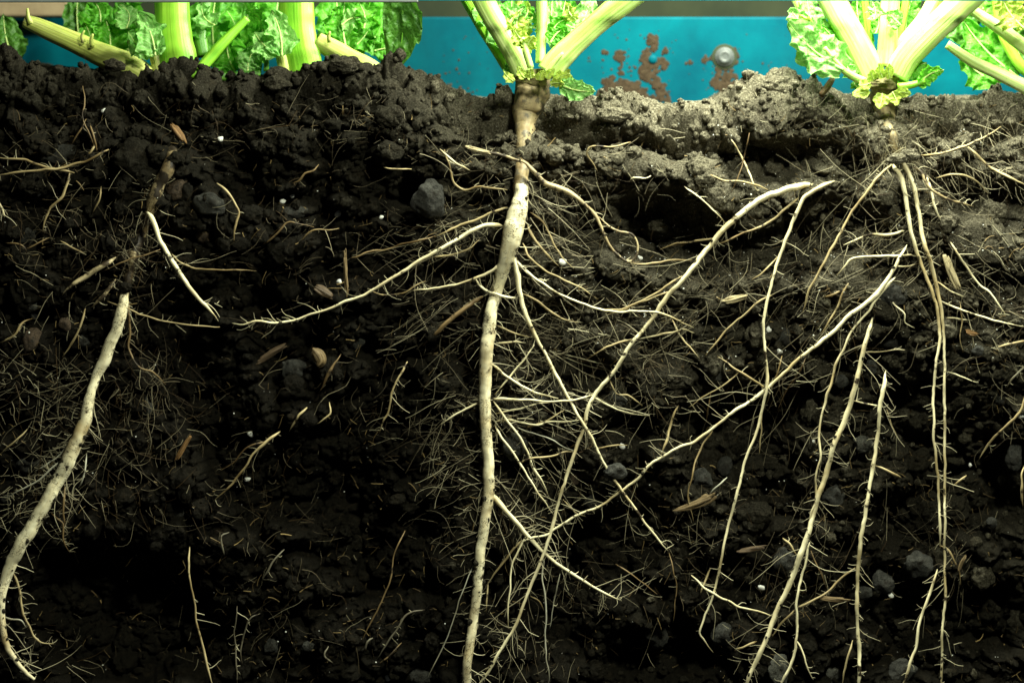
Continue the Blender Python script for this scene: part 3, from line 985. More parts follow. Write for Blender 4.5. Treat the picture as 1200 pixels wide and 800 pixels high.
root(R_, 'side_root', xy('1022,372,4,6 1020,380,6 1017,392,6 1010,420,7 1004,445,7.5 996,475,8 987,497,8 977,522,8 969,550,8 961,575,8 952,603,8.4 945,631,8.4 932,667,8 920,695,8 907,722,7.5 899,746,7 890,767,7 878,793,6.6 872,812,6.4'), mat='cream', depth='front', stubs=0.22)
root(R_, 'side_root', xy('948,634 942,665 937,687 934,707 934,735 932,755 927,775 917,797 912,808'), 4, 4.5, 'cream', 'front')
root(R_, 'side_root', xy('932,748 940,765 946,782 953,796'), 3, 2, 'cream', 'front')
root(R_, 'side_root', xy('1038,434,3.5,4 1037,442,5 1035,455,6 1031,477,6.2 1029,507,6.2 1025,532,6 1021,555,6 1017,580,6 1014,605,6 1008,637,6 1005,667,5.8 1004,700,5.6 1004,730,5.8 1006,755,6 1007,778,6 1007,812,6'), mat='cream', depth='front', stubs=0.22)
root(R_, 'side_root', xy('1046,190,4,14 1048,196,6,2 1055,207,7.5 1060,226,7.2 1064,250,6.6 1067,270,6.2 1073,290,6 1080,312,5.6 1089,334,5.5 1096,354,5 1101,380,4.5 1100,407,4.4 1096,437,4.2 1094,470,4 1094,505,4 1096,535,4 1099,565,4 1101,600,4 1102,642,3.6'), mat='cream', depth='front')
root(R_, 'side_root', xy('1055,180,5,12 1058,188,7 1065,203,7.2 1072,223,6.6 1077,250,6.2 1080,272,6 1087,297,6 1095,323,6 1100,349,5.6 1104,370,5 1106,392,4.4 1107,425,4.2 1106,470,4.2 1107,500,4.2 1107,575,4 1107,642,4 1107,700,4 1104,740,4 1104,775,4 1103,812,4'), mat='cream', depth='front')
root(R_, 'side_root', xy('1098,668,3,4 1096,676,3.5 1090,695,4.2 1081,719,4.2 1075,740,4.2 1072,760,4.4 1065,780,4.4 1055,810,4.6'), mat='cream', depth='front')
root(R_, 'side_root', xy('1046,191 1025,212 1010,232 997,252 982,277 970,300 957,325 947,345 940,366'), 4.4, 3.4, 'tan', 'front')
root(R_, 'side_root', xy('1063,269 1042,274 1022,275 1005,280 988,287'), 5, 3.4, 'cream', 'mid')
root(R_, 'side_root', xy('1072,299 1050,300 1025,300 1000,303 990,312 979,324'), 4, 2.6, 'cream', 'mid')
root(R_, 'side_root', xy('1070,195 1080,202 1087,217 1097,226 1115,235 1140,241'), 5, 4, 'dirty', 'mid')
root(R_, 'side_root', xy('1084,204 1092,227 1097,245 1104,261'), 5, 3.6, 'cream', 'mid')
root(R_, 'side_root', xy('1078,182 1107,179 1132,172 1147,165 1174,149'), 4, 3, 'tan', 'mid')
root(R_, 'side_root', xy('1134,172 1150,187 1162,197 1180,207 1204,219'), 4.5, 5, 'tan', 'mid')
root(R_, 'side_root', xy('1098,208 1120,204 1140,210 1158,226'), 4, 2.4, 'tan', 'mid')
root(R_, 'side_root', xy('1110,282 1125,300 1138,323 1157,340 1170,357 1182,373'), 3.6, 2.2, 'cream', 'mid')
root(R_, 'side_root', xy('1099,331 1108,337 1116,343 1130,347'), 3.2, 1.8, 'cream', 'mid')
root(R_, 'side_root', xy('1104,354 1130,365 1160,374 1204,382'), 3.4, 2.2, 'cream', 'mid')
root(R_, 'side_root', xy('1107,371 1122,374 1138,376'), 2.6, 1.8, 'cream', 'mid')
root(R_, 'side_root', xy('1124,354 1128,375 1126,395 1128,412'), 2.2, 1.6, 'tan', 'mid')
root(R_, 'side_root', xy('1047,311 1060,313 1077,309'), 3, 2.2, 'cream', 'mid')
root(R_, 'side_root', xy('1037,342 1050,357 1061,367 1062,377 1073,383'), 2.4, 2, 'cream', 'mid')
root(R_, 'side_root', xy('1008,413 1030,411 1060,411'), 2.4, 1.6, 'cream', 'mid')
root(R_, 'side_root', xy('1109,436 1126,442 1146,448'), 2.2, 1.6, 'cream', 'mid')
root(R_, 'side_root', xy('1026,546 1042,553 1056,560'), 3.4, 4.4, 'tan', 'front', 0)
root(R_, 'side_root', xy('1003,664 975,687 955,701 937,711 918,728 904,746'), 3.4, 4, 'tan', 'mid')
root(R_, 'side_root', xy('1100,640 1111,644 1118,655 1124,668 1126,686'), 3, 2, 'tan', 'mid')
root(R_, 'side_root', xy('1000,470 1015,473 1030,476'), 2.4, 2, 'cream', 'front')
root(R_, 'side_root', xy('1040,480 1045,497 1052,512'), 2, 1.4, 'tan', 'mid')
root(R_, 'side_root', xy('910,342 892,353 875,366 858,381 847,391 836,405 826,418'), 2.6, 2.4, 'tan', 'mid')
root(R_, 'side_root', xy('997,327 988,343 982,357 972,375 961,393'), 3, 2.2, 'tan', 'mid')
root(R_, 'side_root', xy('993,336 980,343 965,348'), 3, 4, 'tan', 'mid')
root(R_, 'side_root', xy('913,300 897,316 880,331'), 2.4, 1.8, 'tan', 'mid')
root(R_, 'side_root', xy('856,163 865,177 875,197 885,220 892,229'), 3, 2.4, 'cream', 'mid')
root(R_, 'side_root', xy('879,156 872,192 857,228'), 2, 1.6, 'brown', 'mid')
root(R_, 'side_root', xy('829,203 850,210 880,215 901,224'), 2.6, 3, 'tan', 'mid')
root(R_, 'side_root', xy('802,219 825,237 851,260'), 2.6, 2.2, 'cream', 'mid')
root(R_, 'side_root', xy('840,279 805,284 790,286 774,293'), 3.4, 2, 'tan', 'mid')
root(R_, 'side_root', xy('812,304 775,307 750,308 735,307'), 2.8, 2, 'tan', 'mid')
root(R_, 'side_root', xy('765,366 785,370 798,377 812,383'), 3.2, 2, 'cream', 'mid')
root(R_, 'side_root', xy('788,376 797,390 805,402 819,419'), 2.8, 2, 'cream', 'mid')
root(R_, 'side_root', xy('748,396 765,395 780,391 800,386 815,390'), 2.8, 2, 'cream', 'mid')
root(R_, 'side_root', xy('740,398 718,404 700,413 685,421'), 2.8, 2, 'tan', 'mid')
root(R_, 'side_root', xy('790,338 760,351 730,362 710,370'), 2.2, 2, 'tan', 'mid')
root(R_, 'side_root', xy('800,322 770,343 735,360 705,362'), 2.6, 2, 'tan', 'front')
root(R_, 'side_root', xy('865,436 850,450 828,463 807,476'), 2.2, 1.6, 'tan', 'mid')
root(R_, 'side_root', xy('833,459 830,477 827,496'), 2, 1.6, 'brown', 'mid')
root(R_, 'side_root', xy('946,419 935,437 925,455 912,481'), 1.8, 1.4, 'brown', 'mid')
root(R_, 'side_root', xy('917,417 911,437 903,462 897,480'), 2.4, 1.8, 'tan', 'mid')
root(R_, 'side_root', xy('892,484 891,508 888,532'), 2.4, 1.6, 'tan', 'mid')
root(R_, 'side_root', xy('834,504 824,520 815,545 810,560 806,580 811,612'), 3, 1.8, 'tan', 'mid')
root(R_, 'side_root', xy('795,474 788,490 782,513 774,534'), 3.2, 4.4, 'tan', 'mid')
root(R_, 'side_root', xy('694,463 715,475 735,483 760,487'), 3, 1.8, 'cream', 'mid')
root(R_, 'side_root', xy('714,445 724,462 735,463 745,470 752,476'), 2, 2.2, 'tan', 'mid')
root(R_, 'side_root', xy('700,527 715,524 735,522'), 2.6, 1.8, 'tan', 'mid')
root(R_, 'side_root', xy('660,585 672,597 685,605'), 2, 1.5, 'tan', 'mid')
root(R_, 'side_root', xy('810,674 825,687 845,699 867,710 887,716 906,722'), 3, 2.6, 'cream', 'front')
root(R_, 'side_root', xy('832,667 826,682 820,696'), 3.4, 2.4, 'tan', 'mid')
root(R_, 'side_root', xy('917,631 927,641 935,652'), 3.2, 2.6, 'tan', 'mid')
root(R_, 'side_root', xy('950,645 957,662 971,689'), 2.2, 1.5, 'brown', 'mid')

# ---- left plant
A_ = PLANT_A
root(A_, 'taproot', xy('148,338,7.2,10 146,346,9.9,3 145,352,11.7,1 142,368,14.4,-1 137,386,14.0,0 128,406,15.3,0 121,426,15.3,2 113,441,11.7,4 107,458,11.2,2 102,478,13.5,0 98,498,16.2,0 87,522,17.6,0 75,549,17.1,0 62,573,17.6,0 49,598,17.1,0 35,620,17.6,0 23,639,17.1,0 12,661,15.3,0 4,686,12.6,0 1,708,10.8,0 3,732,8.6,0 8,756,8.1,0 20,775,6.3,0 32,788,5.0,0 41,796,3.6'), mat='tap', depth='front', stubs=0.22, taper=False, wig=1.2, step=1.3)
root(A_, 'side_root', xy('171,247,6,6 176,252,8.5 181,264,8 188,283,7 200,302,6.6 213,323,6.6 225,341,6.2 235,352,6 246,363,5 255,377,2.6'), mat='cream', depth='front')
root(A_, 'side_root', xy('136,302,5,4 128,307,7 118,313,8 107,320,8 92,329,7 77,340,5 73,347,3'), mat='dirty', depth='front')
root(A_, 'side_root', xy('187,292 172,299 155,303 135,311 118,318'), 2, 2, 'brown', 'front', 0)
root(A_, 'side_root', xy('135,329,4 126,340,5.5 117,351,5.5 107,361,3'), mat='dirty', depth='front')
root(A_, 'side_root', xy('101,361 92,386 82,405 72,418'), 3.4, 3, 'tan', 'mid')
root(A_, 'side_root', xy('127,176 100,189 75,196 45,199 22,202 -6,205'), 4.2, 3.4, 'tan', 'front')
root(A_, 'side_root', xy('88,203 68,198 45,193 30,187 10,186 -6,184'), 4, 3.4, 'tan', 'mid')
root(A_, 'side_root', xy('81,201 77,220 72,232 60,243 53,258 50,271'), 4.4, 3, 'tan', 'front')
root(A_, 'side_root', xy('113,168 106,178 96,184'), 3, 2.4, 'tan', 'mid')
root(A_, 'side_root', xy('98,100 99,120 97,140 104,158 111,177'), 1.8, 2, 'brown', 'mid')
root(A_, 'side_root', xy('100,140 91,160 84,170'), 2, 2, 'brown', 'mid')
root(A_, 'side_root', xy('106,146 112,170 113,178'), 3, 2, 'brown', 'mid')
root(A_, 'side_root', xy('-4,234 2,244 5,254'), 4.5, 3.5, 'cream', 'front')
root(A_, 'side_root', xy('118,218 116,235 107,250'), 2.4, 1.8, 'tan', 'mid')
root(A_, 'side_root', xy('200,298 215,310 237,316 262,316 300,318'), 2.6, 2, 'tan', 'mid')
root(A_, 'side_root', xy('125,353 145,360 162,367 185,374 208,378 230,381 257,383'), 2.4, 2, 'tan', 'front')
root(A_, 'side_root', xy('150,350 153,380 150,405 155,420 165,432 180,437 195,450'), 3.4, 2, 'brown', 'mid', 0.3)
root(A_, 'side_root', xy('108,470 98,480 90,495'), 3, 2, 'tan', 'mid', 0.3)
root(A_, 'side_root', xy('70,540 58,550 46,562 30,570 8,585'), 3, 2, 'glassy', 'mid', 0.4)
root(A_, 'side_root', xy('90,512 80,520 72,532 55,543 40,552'), 3, 2, 'glassy', 'mid', 0.4)
root(A_, 'side_root', xy('101,530 101,550 96,562 91,570'), 2.4, 1.8, 'glassy', 'mid', 0.2)
root(A_, 'side_root', xy('77,570 75,590 74,625'), 3, 2, 'brown', 'mid', 0.4)
root(A_, 'side_root', xy('15,670 22,690 28,720 36,738 48,751 65,753'), 4, 2, 'tan', 'mid', 0.25)
root(A_, 'side_root', xy('3,720 14,726 26,728 32,735'), 3, 2, 'glassy', 'front')
root(A_, 'side_root', xy('60,600 72,612 74,630 82,648'), 3, 2, 'brown', 'mid', 0.3)
root(A_, 'side_root', xy('5,285 25,288 32,300'), 2, 2, 'brown', 'mid')
root(A_, 'side_root', xy('56,280 40,286 26,293'), 2.2, 2, 'brown', 'mid')
root(A_, 'side_root', xy('71,282 85,291 102,298'), 3, 2, 'tan', 'mid')
root(A_, 'side_root', xy('0,402 15,395 25,380 40,372'), 3.6, 2.4, 'tan', 'mid')
root(A_, 'side_root', xy('30,502 15,518 2,530'), 2.6, 1.8, 'tan', 'mid')


root(A_, 'root_link', xy('203,172,13,50 202,180,14,14 201,188,14,0 197,198,15,-2 190,209,15,-2 184,221,14,2 178,236,14,4 173,252,13,4 166,272,13,3 159,292,12,3 154,310,10,0 151,324,10,-2 149,336,10,0 146,348,11,0'), mat='link', depth='follow', stubs=0.5, taper=False, step=1.5)
# ---- roots that come from no plant in view: each a thing of its own
def strand(label, pts, w0, w1, mat, depth='mid', stubs=None):
    p = xy(pts)
    e = thing('root_strand', label, 'root', P(p[0][0], p[0][1], PLANE), 'loose root strands')
    root(e, 'strand', p, w0, w1, mat, depth, stubs)


strand('short pale root bent like a hook, right of the left plant\'s root', '254,214 262,221 270,231 277,241 281,248 278,260 276,271 274,286', 4.5, 2.4, 'tan', 'front')
strand('pale forked root slanting down left in the dark soil left of centre', '328,505,5 310,520,4.5 295,535,4 287,547,3.6 272,565,3 250,588,2', 4, 2.5, 'tan', 'front', 0.12)
strand('thin brownish strand beside the pale forked root', '311,516 287,527 267,547 258,553', 2.2, 1.6, 'brown', 'mid')
strand('long straight thin root falling to the bottom edge at lower left', '221,640 222,672 226,700 232,732 240,770 249,806', 2.6, 3.0, 'tan', 'front', 0.04)
strand('thin pale root standing at the bottom edge, right of the long straight one', '278,710 275,735 275,752 277,775 278,806', 2, 2.4, 'shaded_thin', 'mid', 0.1)
strand('curled thin white root above the bottom edge at lower left', '305,719 292,725 286,740 281,764 283,780', 2, 2, 'shaded_thin', 'mid', 0.1)
strand('small bright white root, curved like a comma, in the lower left dark', '268,622 260,627 259,638 263,650', 2.2, 3, 'shaded_thin', 'front', 0)
strand('small forked white root in the dark below centre left', '334,643 320,657 313,670 306,682', 2.4, 3, 'shaded_thin', 'front', 0.1)
strand('long thin brown root curving down in the dark left of the taproot', '474,621 463,647 460,665 457,682 451,697 445,710 435,728 424,750', 2, 2, 'brown', 'front', 0)
strand('thin pale root arching low down, left of the taproot\'s end', '498,715 477,720 468,733 460,745 450,760 440,774', 2.6, 2.2, 'shaded_thin', 'front', 0.12)
strand('tiny white root like a comma beside the arching one', '437,747 430,751 427,763', 2, 3.2, 'shaded_thin', 'front', 0)
strand('straight orange-brown twig-like root at the bottom, left of the taproot', '471,753 458,765 444,777', 2.4, 2.2, 'brown', 'front', 0)
strand('tiny white hooked root at the bottom, under the middle dark', '384,756 380,769 390,777', 2, 3, 'shaded_thin', 'front', 0)
strand('pale knotty root hanging in two pieces right of the orange husk', '479,424 470,438 462,452 455,477 450,490 444,508', 3.4, 2.6, 'tan', 'front', 0.1)
strand('orange-brown root with a bent tip in the middle left', '398,416,2 391,428,4 386,437,5 380,447,4 374,459,2.4', 4, 3, 'brown', 'front', 0)
strand('small tan root bent like an elbow under the orange-brown one', '385,471 386,485 380,491 371,498', 2.6, 2.2, 'tan', 'front', 0)
strand('stubby pale root piece with a thick end in the middle left', '359,478 351,486 346,494 339,505', 5, 2, 'tan', 'front', 0)
strand('thin brown bent root between the small white grains', '309,287 324,275 337,261 352,262 368,266', 2.6, 2, 'brown', 'mid')
strand('thin grey root along a dark stone in the upper left', '350,281 367,271 385,270 397,268', 2.2, 1.8, 'tan', 'mid')
strand('orange-tinted root snaking below the top soil in the left half', '375,192 367,200 357,203 350,212 341,215', 2.4, 3, 'brown', 'mid')
strand('thin brown root left of the taproot, above the long pale side root', '410,302 430,297 450,292 472,286 495,281 510,277', 2.4, 3, 'brown', 'mid')
strand('slender tan root running below the long pale side root', '435,342 446,346 458,347 472,342 485,335 500,329', 2, 2.6, 'tan', 'mid')
strand('thin tan root that forks behind the long pale side root', '507,302 525,299 540,295 552,289 562,281', 3, 2.6, 'tan', 'mid', 0.2)
strand('fine root ends touching the upper left of the big grey pebble', '450,197 466,199 483,199', 2, 2, 'tan', 'front', 0)
strand('pale root right of the clod pile, above the big grey pebble', '516,176 530,187 540,195 551,201', 3.4, 2.6, 'cream', 'front')
strand('pale curl hanging from the soil ledge right of the middle plant', '738,168 717,171 700,170 690,173 687,182 693,191 699,201', 2.4, 3, 'tan', 'front')
strand('small wavy bright root under the ledge in the dark hollow', '738,211 742,208 750,209 756,210 763,207', 2.6, 2, 'cream', 'front', 0)
strand('yellow-green twig end at the right edge of the picture', '1168,406 1180,403 1206,399', 3.6, 5, 'tan', 'front')
strand('pale root fan entering from the right edge at half height', '1204,428 1192,436 1184,444 1179,453', 3.4, 2, 'glassy', 'mid', 0.3)
strand('greyish root bending down from the right edge', '1204,458 1197,478 1190,490 1172,505 1160,517 1147,538', 4, 3.4, 'tan', 'mid', 0.15)
strand('short pale root hugging the right edge beside an oval grey stone', '1200,546 1197,555 1198,580 1199,596', 3.6, 3, 'tan', 'front', 0)
strand('short thin slanting root fragment in the dark at lower right', '1133,556 1125,563 1117,571', 3, 2.6, 'tan', 'front', 0)
strand('thin root leaning at the bottom edge, left of a straight pale root', '999,749 992,772 986,806', 2.6, 2.6, 'tan', 'front')
strand('thin brown strand in the dark right of the taproot, low down', '722,660 735,669 750,680 770,696', 2.2, 1.5, 'brown', 'front', 0)
strand('fine brown root hanging below the end of a pale side root', '784,650 789,668 792,690 790,710 790,730', 1.6, 1.4, 'brown', 'mid')
strand('short pale root tip pointing left at the bottom, by a round stone', '862,760 873,756 886,751', 3, 3.6, 'tan', 'front', 0)
strand('short glossy root sliver in the dark right of centre', '852,559 842,568 830,580', 3, 1.8, 'glassy', 'front', 0)


# ---- felted fine roots in the soil (too fine and too many to count)
def mats():
    acc = Acc()
    # px, py, rx, ry, count, tone, length, main angle, curl
    REG = [(45, 470, 70, 75, 260, 0.62, 26, 0.4, 0.8), (170, 480, 62, 75, 420, 0.30, 24, 1.4, 0.8), (165, 590, 55, 30, 60, 0.25, 26, 1.5, 0.6),
           (25, 600, 40, 40, 110, 0.8, 26, 2.6, 0.5), (70, 545, 36, 60, 130, 0.85, 22, 2.4, 0.6), (520, 520, 40, 60, 110, 0.75, 22, 2.7, 0.5), (150, 290, 50, 50, 220, 0.30, 20, 1.0, 0.9), (60, 250, 60, 80, 130, 0.30, 24, 0.9, 0.6),
           (535, 500, 34, 90, 210, 0.55, 24, 2.8, 0.6), (540, 400, 50, 50, 120, 0.32, 26, 2.6, 0.5), (530, 640, 40, 70, 80, 0.40, 22, 2.5, 0.6),
           (660, 380, 90, 60, 330, 0.40, 28, 0.3, 0.7), (610, 350, 30, 60, 170, 0.55, 18, 0.8, 0.9), (595, 620, 24, 50, 90, 0.55, 22, 1.3, 0.7),
           (590, 470, 26, 80, 140, 0.6, 20, 0.4, 0.7), (760, 440, 60, 60, 240, 0.36, 22, 0.8, 0.9), (640, 240, 50, 40, 130, 0.5, 20, 0.6, 0.8),
           (520, 270, 60, 50, 150, 0.40, 22, 2.8, 0.7), (560, 190, 60, 40, 140, 0.55, 20, 0.4, 0.7), (880, 340, 90, 26, 170, 0.40, 24, 2.7, 0.5),
           (1020, 300, 60, 60, 200, 0.48, 22, 2.6, 0.6), (960, 390, 60, 50, 130, 0.40, 18, 2.4, 0.7), (1080, 250, 60, 60, 150, 0.5, 20, 0.8, 0.6),
           (1150, 340, 60, 60, 170, 0.48, 22, 0.4, 0.7), (1060, 170, 70, 26, 190, 0.66, 18, 0.9, 0.8), (1170, 180, 40, 50, 110, 0.58, 24, 0.9, 0.6),
           (1180, 440, 40, 70, 110, 0.5, 24, 2.2, 0.6), (1120, 650, 40, 60, 90, 0.36, 20, 1.2, 0.7), (960, 700, 50, 40, 90, 0.42, 20, 2.6, 0.7),
           (800, 640, 60, 50, 110, 0.34, 20, 0.6, 0.8), (620, 770, 40, 40, 90, 0.45, 20, 2.2, 0.8), (690, 690, 50, 40, 80, 0.36, 20, 0.6, 0.7),
           (420, 460, 90, 60, 130, 0.24, 18, 2.2, 0.8), (300, 560, 90, 70, 150, 0.22, 18, 2.0, 0.8), (330, 660, 90, 60, 110, 0.26, 18, 2.0, 0.8),
           (340, 300, 90, 80, 170, 0.20, 18, 2.6, 0.7), (200, 150, 160, 50, 170, 0.22, 20, 2.6, 0.7), (420, 150, 60, 40, 110, 0.36, 18, 2.6, 0.7),
           (300, 750, 160, 50, 110, 0.26, 18, 1.6, 0.7), (60, 760, 50, 40, 50, 0.40, 18, 0.4, 0.8), (1040, 580, 90, 90, 110, 0.32, 20, 1.2, 0.6),
           (880, 560, 80, 90, 110, 0.28, 20, 1.0, 0.6), (730, 200, 70, 40, 70, 0.55, 20, 0.2, 0.6), (930, 140, 90, 30, 130, 0.6, 16, 0.6, 0.7)]
    for cx, cy, rx, ry, n, tone, ln, ang, curl in REG:
        n = int(n * 0.62)
        X = cx + rx * np.clip(rng.normal(size=n) * 0.55, -1.3, 1.3)
        Y = cy + ry * np.clip(rng.normal(size=n) * 0.55, -1.3, 1.3)
        E = look(E2, X, Y)
        Sf = look(SUR, X, Y)
        for k in range(n):
            u = rng.random()
            y = min(max(u * E[k] + (1 - u) * Sf[k] - 0.0012, -0.011), 0.02)
            a = ang + rng.normal() * 0.8 + (math.pi if rng.random() < 0.4 else 0)
            hair_strand(acc, X[k], Y[k], y, a, ln * (0.4 + 2.4 * rng.random() ** 2), curl * (0.15 + 0.75 * rng.random()), 0.38 + 0.75 * rng.random() ** 3, tone * (0.1 + 1.1 * rng.random() ** 1.5), 3 * rng.normal(), 8)
    # straight branching rootlets: px, py, rx, ry, count, mean angle, spread, tone, length
    WEB = [(640, 350, 90, 70, 90, 0.35, 0.6, 0.75, 60), (690, 470, 90, 60, 60, 0.3, 0.8, 0.7, 55), (620, 500, 50, 90, 60, 0.9, 0.5, 0.75, 60),
           (780, 350, 100, 60, 60, 2.6, 0.4, 0.6, 60), (900, 360, 90, 90, 70, 2.1, 0.6, 0.55, 60), (1030, 300, 80, 90, 90, 2.2, 0.7, 0.7, 50),
           (1060, 190, 70, 30, 90, 1.1, 0.9, 0.85, 36), (1140, 300, 70, 110, 90, 0.8, 0.7, 0.65, 50), (960, 560, 90, 120, 50, 1.9, 0.5, 0.5, 60),
           (1052, 176, 16, 12, 150, 1.5, 1.0, 0.95, 34), (1040, 150, 40, 24, 90, 1.4, 1.2, 0.8, 26), (1150, 180, 50, 40, 60, 0.8, 0.8, 0.75, 40),
           (640, 680, 60, 80, 40, 1.7, 0.6, 0.55, 60), (540, 440, 50, 110, 70, 2.7, 0.5, 0.6, 40), (530, 300, 70, 60, 60, 2.8, 0.5, 0.5, 50),
           (90, 470, 90, 90, 80, 2.2, 0.7, 0.6, 40), (130, 280, 90, 100, 70, 2.3, 0.9, 0.4, 40), (640, 250, 60, 50, 60, 0.8, 0.7, 0.65, 40), (820, 620, 90, 90, 30, 1.6, 0.7, 0.4, 50)]
    for cx, cy, rx, ry, n, ang, spr, tone, ln in WEB:
        for _ in range(int(n * 0.5)):
            x, y_ = cx + rx * rng.uniform(-1, 1), cy + ry * rng.uniform(-1, 1)
            e, f = float(look(E2, x, y_)), float(look(SUR, x, y_))
            u = rng.random() * 0.8 + 0.2
            yy = max(u * e + (1 - u) * f - 0.001, -0.0115)
            a = ang + spr * rng.normal() * 0.6
            l_ = ln * (0.35 + 1.7 * rng.random() ** 1.3)
            w = 0.6 + 1.0 * rng.random() ** 2.5
            tn = tone * (0.15 + 1.15 * rng.random() ** 1.4)
            hair_strand(acc, x, y_, yy, a, l_, 0.16, w, tn, 2 * rng.normal(), 9)
            for b in range(int(rng.integers(0, 4))):
                k_ = rng.random() * 0.8
                hair_strand(acc, x + math.cos(a) * l_ * k_, y_ + math.sin(a) * l_ * k_, yy, a + rng.choice((-1, 1)) * rng.uniform(0.4, 1.1), l_ * rng.uniform(0.12, 0.4), 0.25, w * 0.6, tn, 2 * rng.normal(), 5)
    o = acc.build('fine_root_felt', M['hair'], None, True, 'tone')
    tag(o, 'felt of hair-thin roots running all through the soil face', 'fine roots', None, 'stuff')
    acc = Acc()
    n = 2600
    X = rng.uniform(-10, 1210, n)
    Y = rng.uniform(120, 800, n)
    E = look(SUR, X, Y)
    for k in range(n):
        hair_strand(acc, X[k], Y[k], E[k] - 0.0015, rng.uniform(0, 6.28), 4 + 14 * rng.random() ** 2, 0.5, 0.7 + 1.4 * rng.random() ** 3, rng.random() ** 1.6, 0, 4)
    o = acc.build('fibre_litter', M['fibre'], None, True, 'tone')
    tag(o, 'short brown plant fibres scattered through the soil', 'fibres', None, 'stuff')


mats()


# ------------------------------------------------------------------ stones, clods, perlite, straw
def rock(px, py, rx, ry, seed, name, label, cat, mat='stone', group='stones in the soil', facet=0.5, rot=0.0, proud=0.05, lev=3, yset=None, lump=0.16):
    V0, F0 = ICO[lev]
    r_ = np.random.default_rng(seed)
    V = V0.copy()
    for _ in range(9):                                  # broken faces
        nrm = r_.normal(size=3)
        nrm /= np.linalg.norm(nrm)
        h = 0.55 + 0.35 * r_.random()
        dd = V @ nrm
        V = V - np.clip(dd - h, 0, None)[:, None] * nrm * facet
    sd = r_.random(3) * 50
    V = V * (1 + lump * fbm(V[:, 0] * 1.6 + sd[0], V[:, 1] * 1.6 + sd[1], V[:, 2] * 1.6 + sd[2], 2, 1)
             + 0.06 * noise3(V[:, 0] * 6 + sd[0], V[:, 1] * 7 + sd[1], V[:, 2] * 7 + sd[2], 2))[:, None]
    V *= 1.0 / np.array([np.abs(V[:, 0]).max(), np.abs(V[:, 1]).max(), np.abs(V[:, 2]).max()])
    rd = min(rx, ry) * 0.8
    V = V * np.array([rx, rd, ry]) * S
    c, s = math.cos(rot), math.sin(rot)
    V = np.stack([V[:, 0] * c - V[:, 2] * s, V[:, 1], V[:, 0] * s + V[:, 2] * c], -1)
    if yset is None:
        y = float(look(SUR, px, py)) - proud * rd * S
        y = max(y, -0.0105 + rd * S)
        y = min(y, 0.010)
    else:
        y = yset
    ctr = P(px, py, y)
    me = mesh_np(name, V, None, F0)
    if mat == 'soil':
        set_attr(me, 'dry', np.full(len(V), min(1.0, 1.4 * float(dry_and_lit(px, py)))))  # clods painted lighter to offset their dark front sides
    o = link(name, me, M[mat])
    o.location = ctr
    return tag(o, label, cat, group)


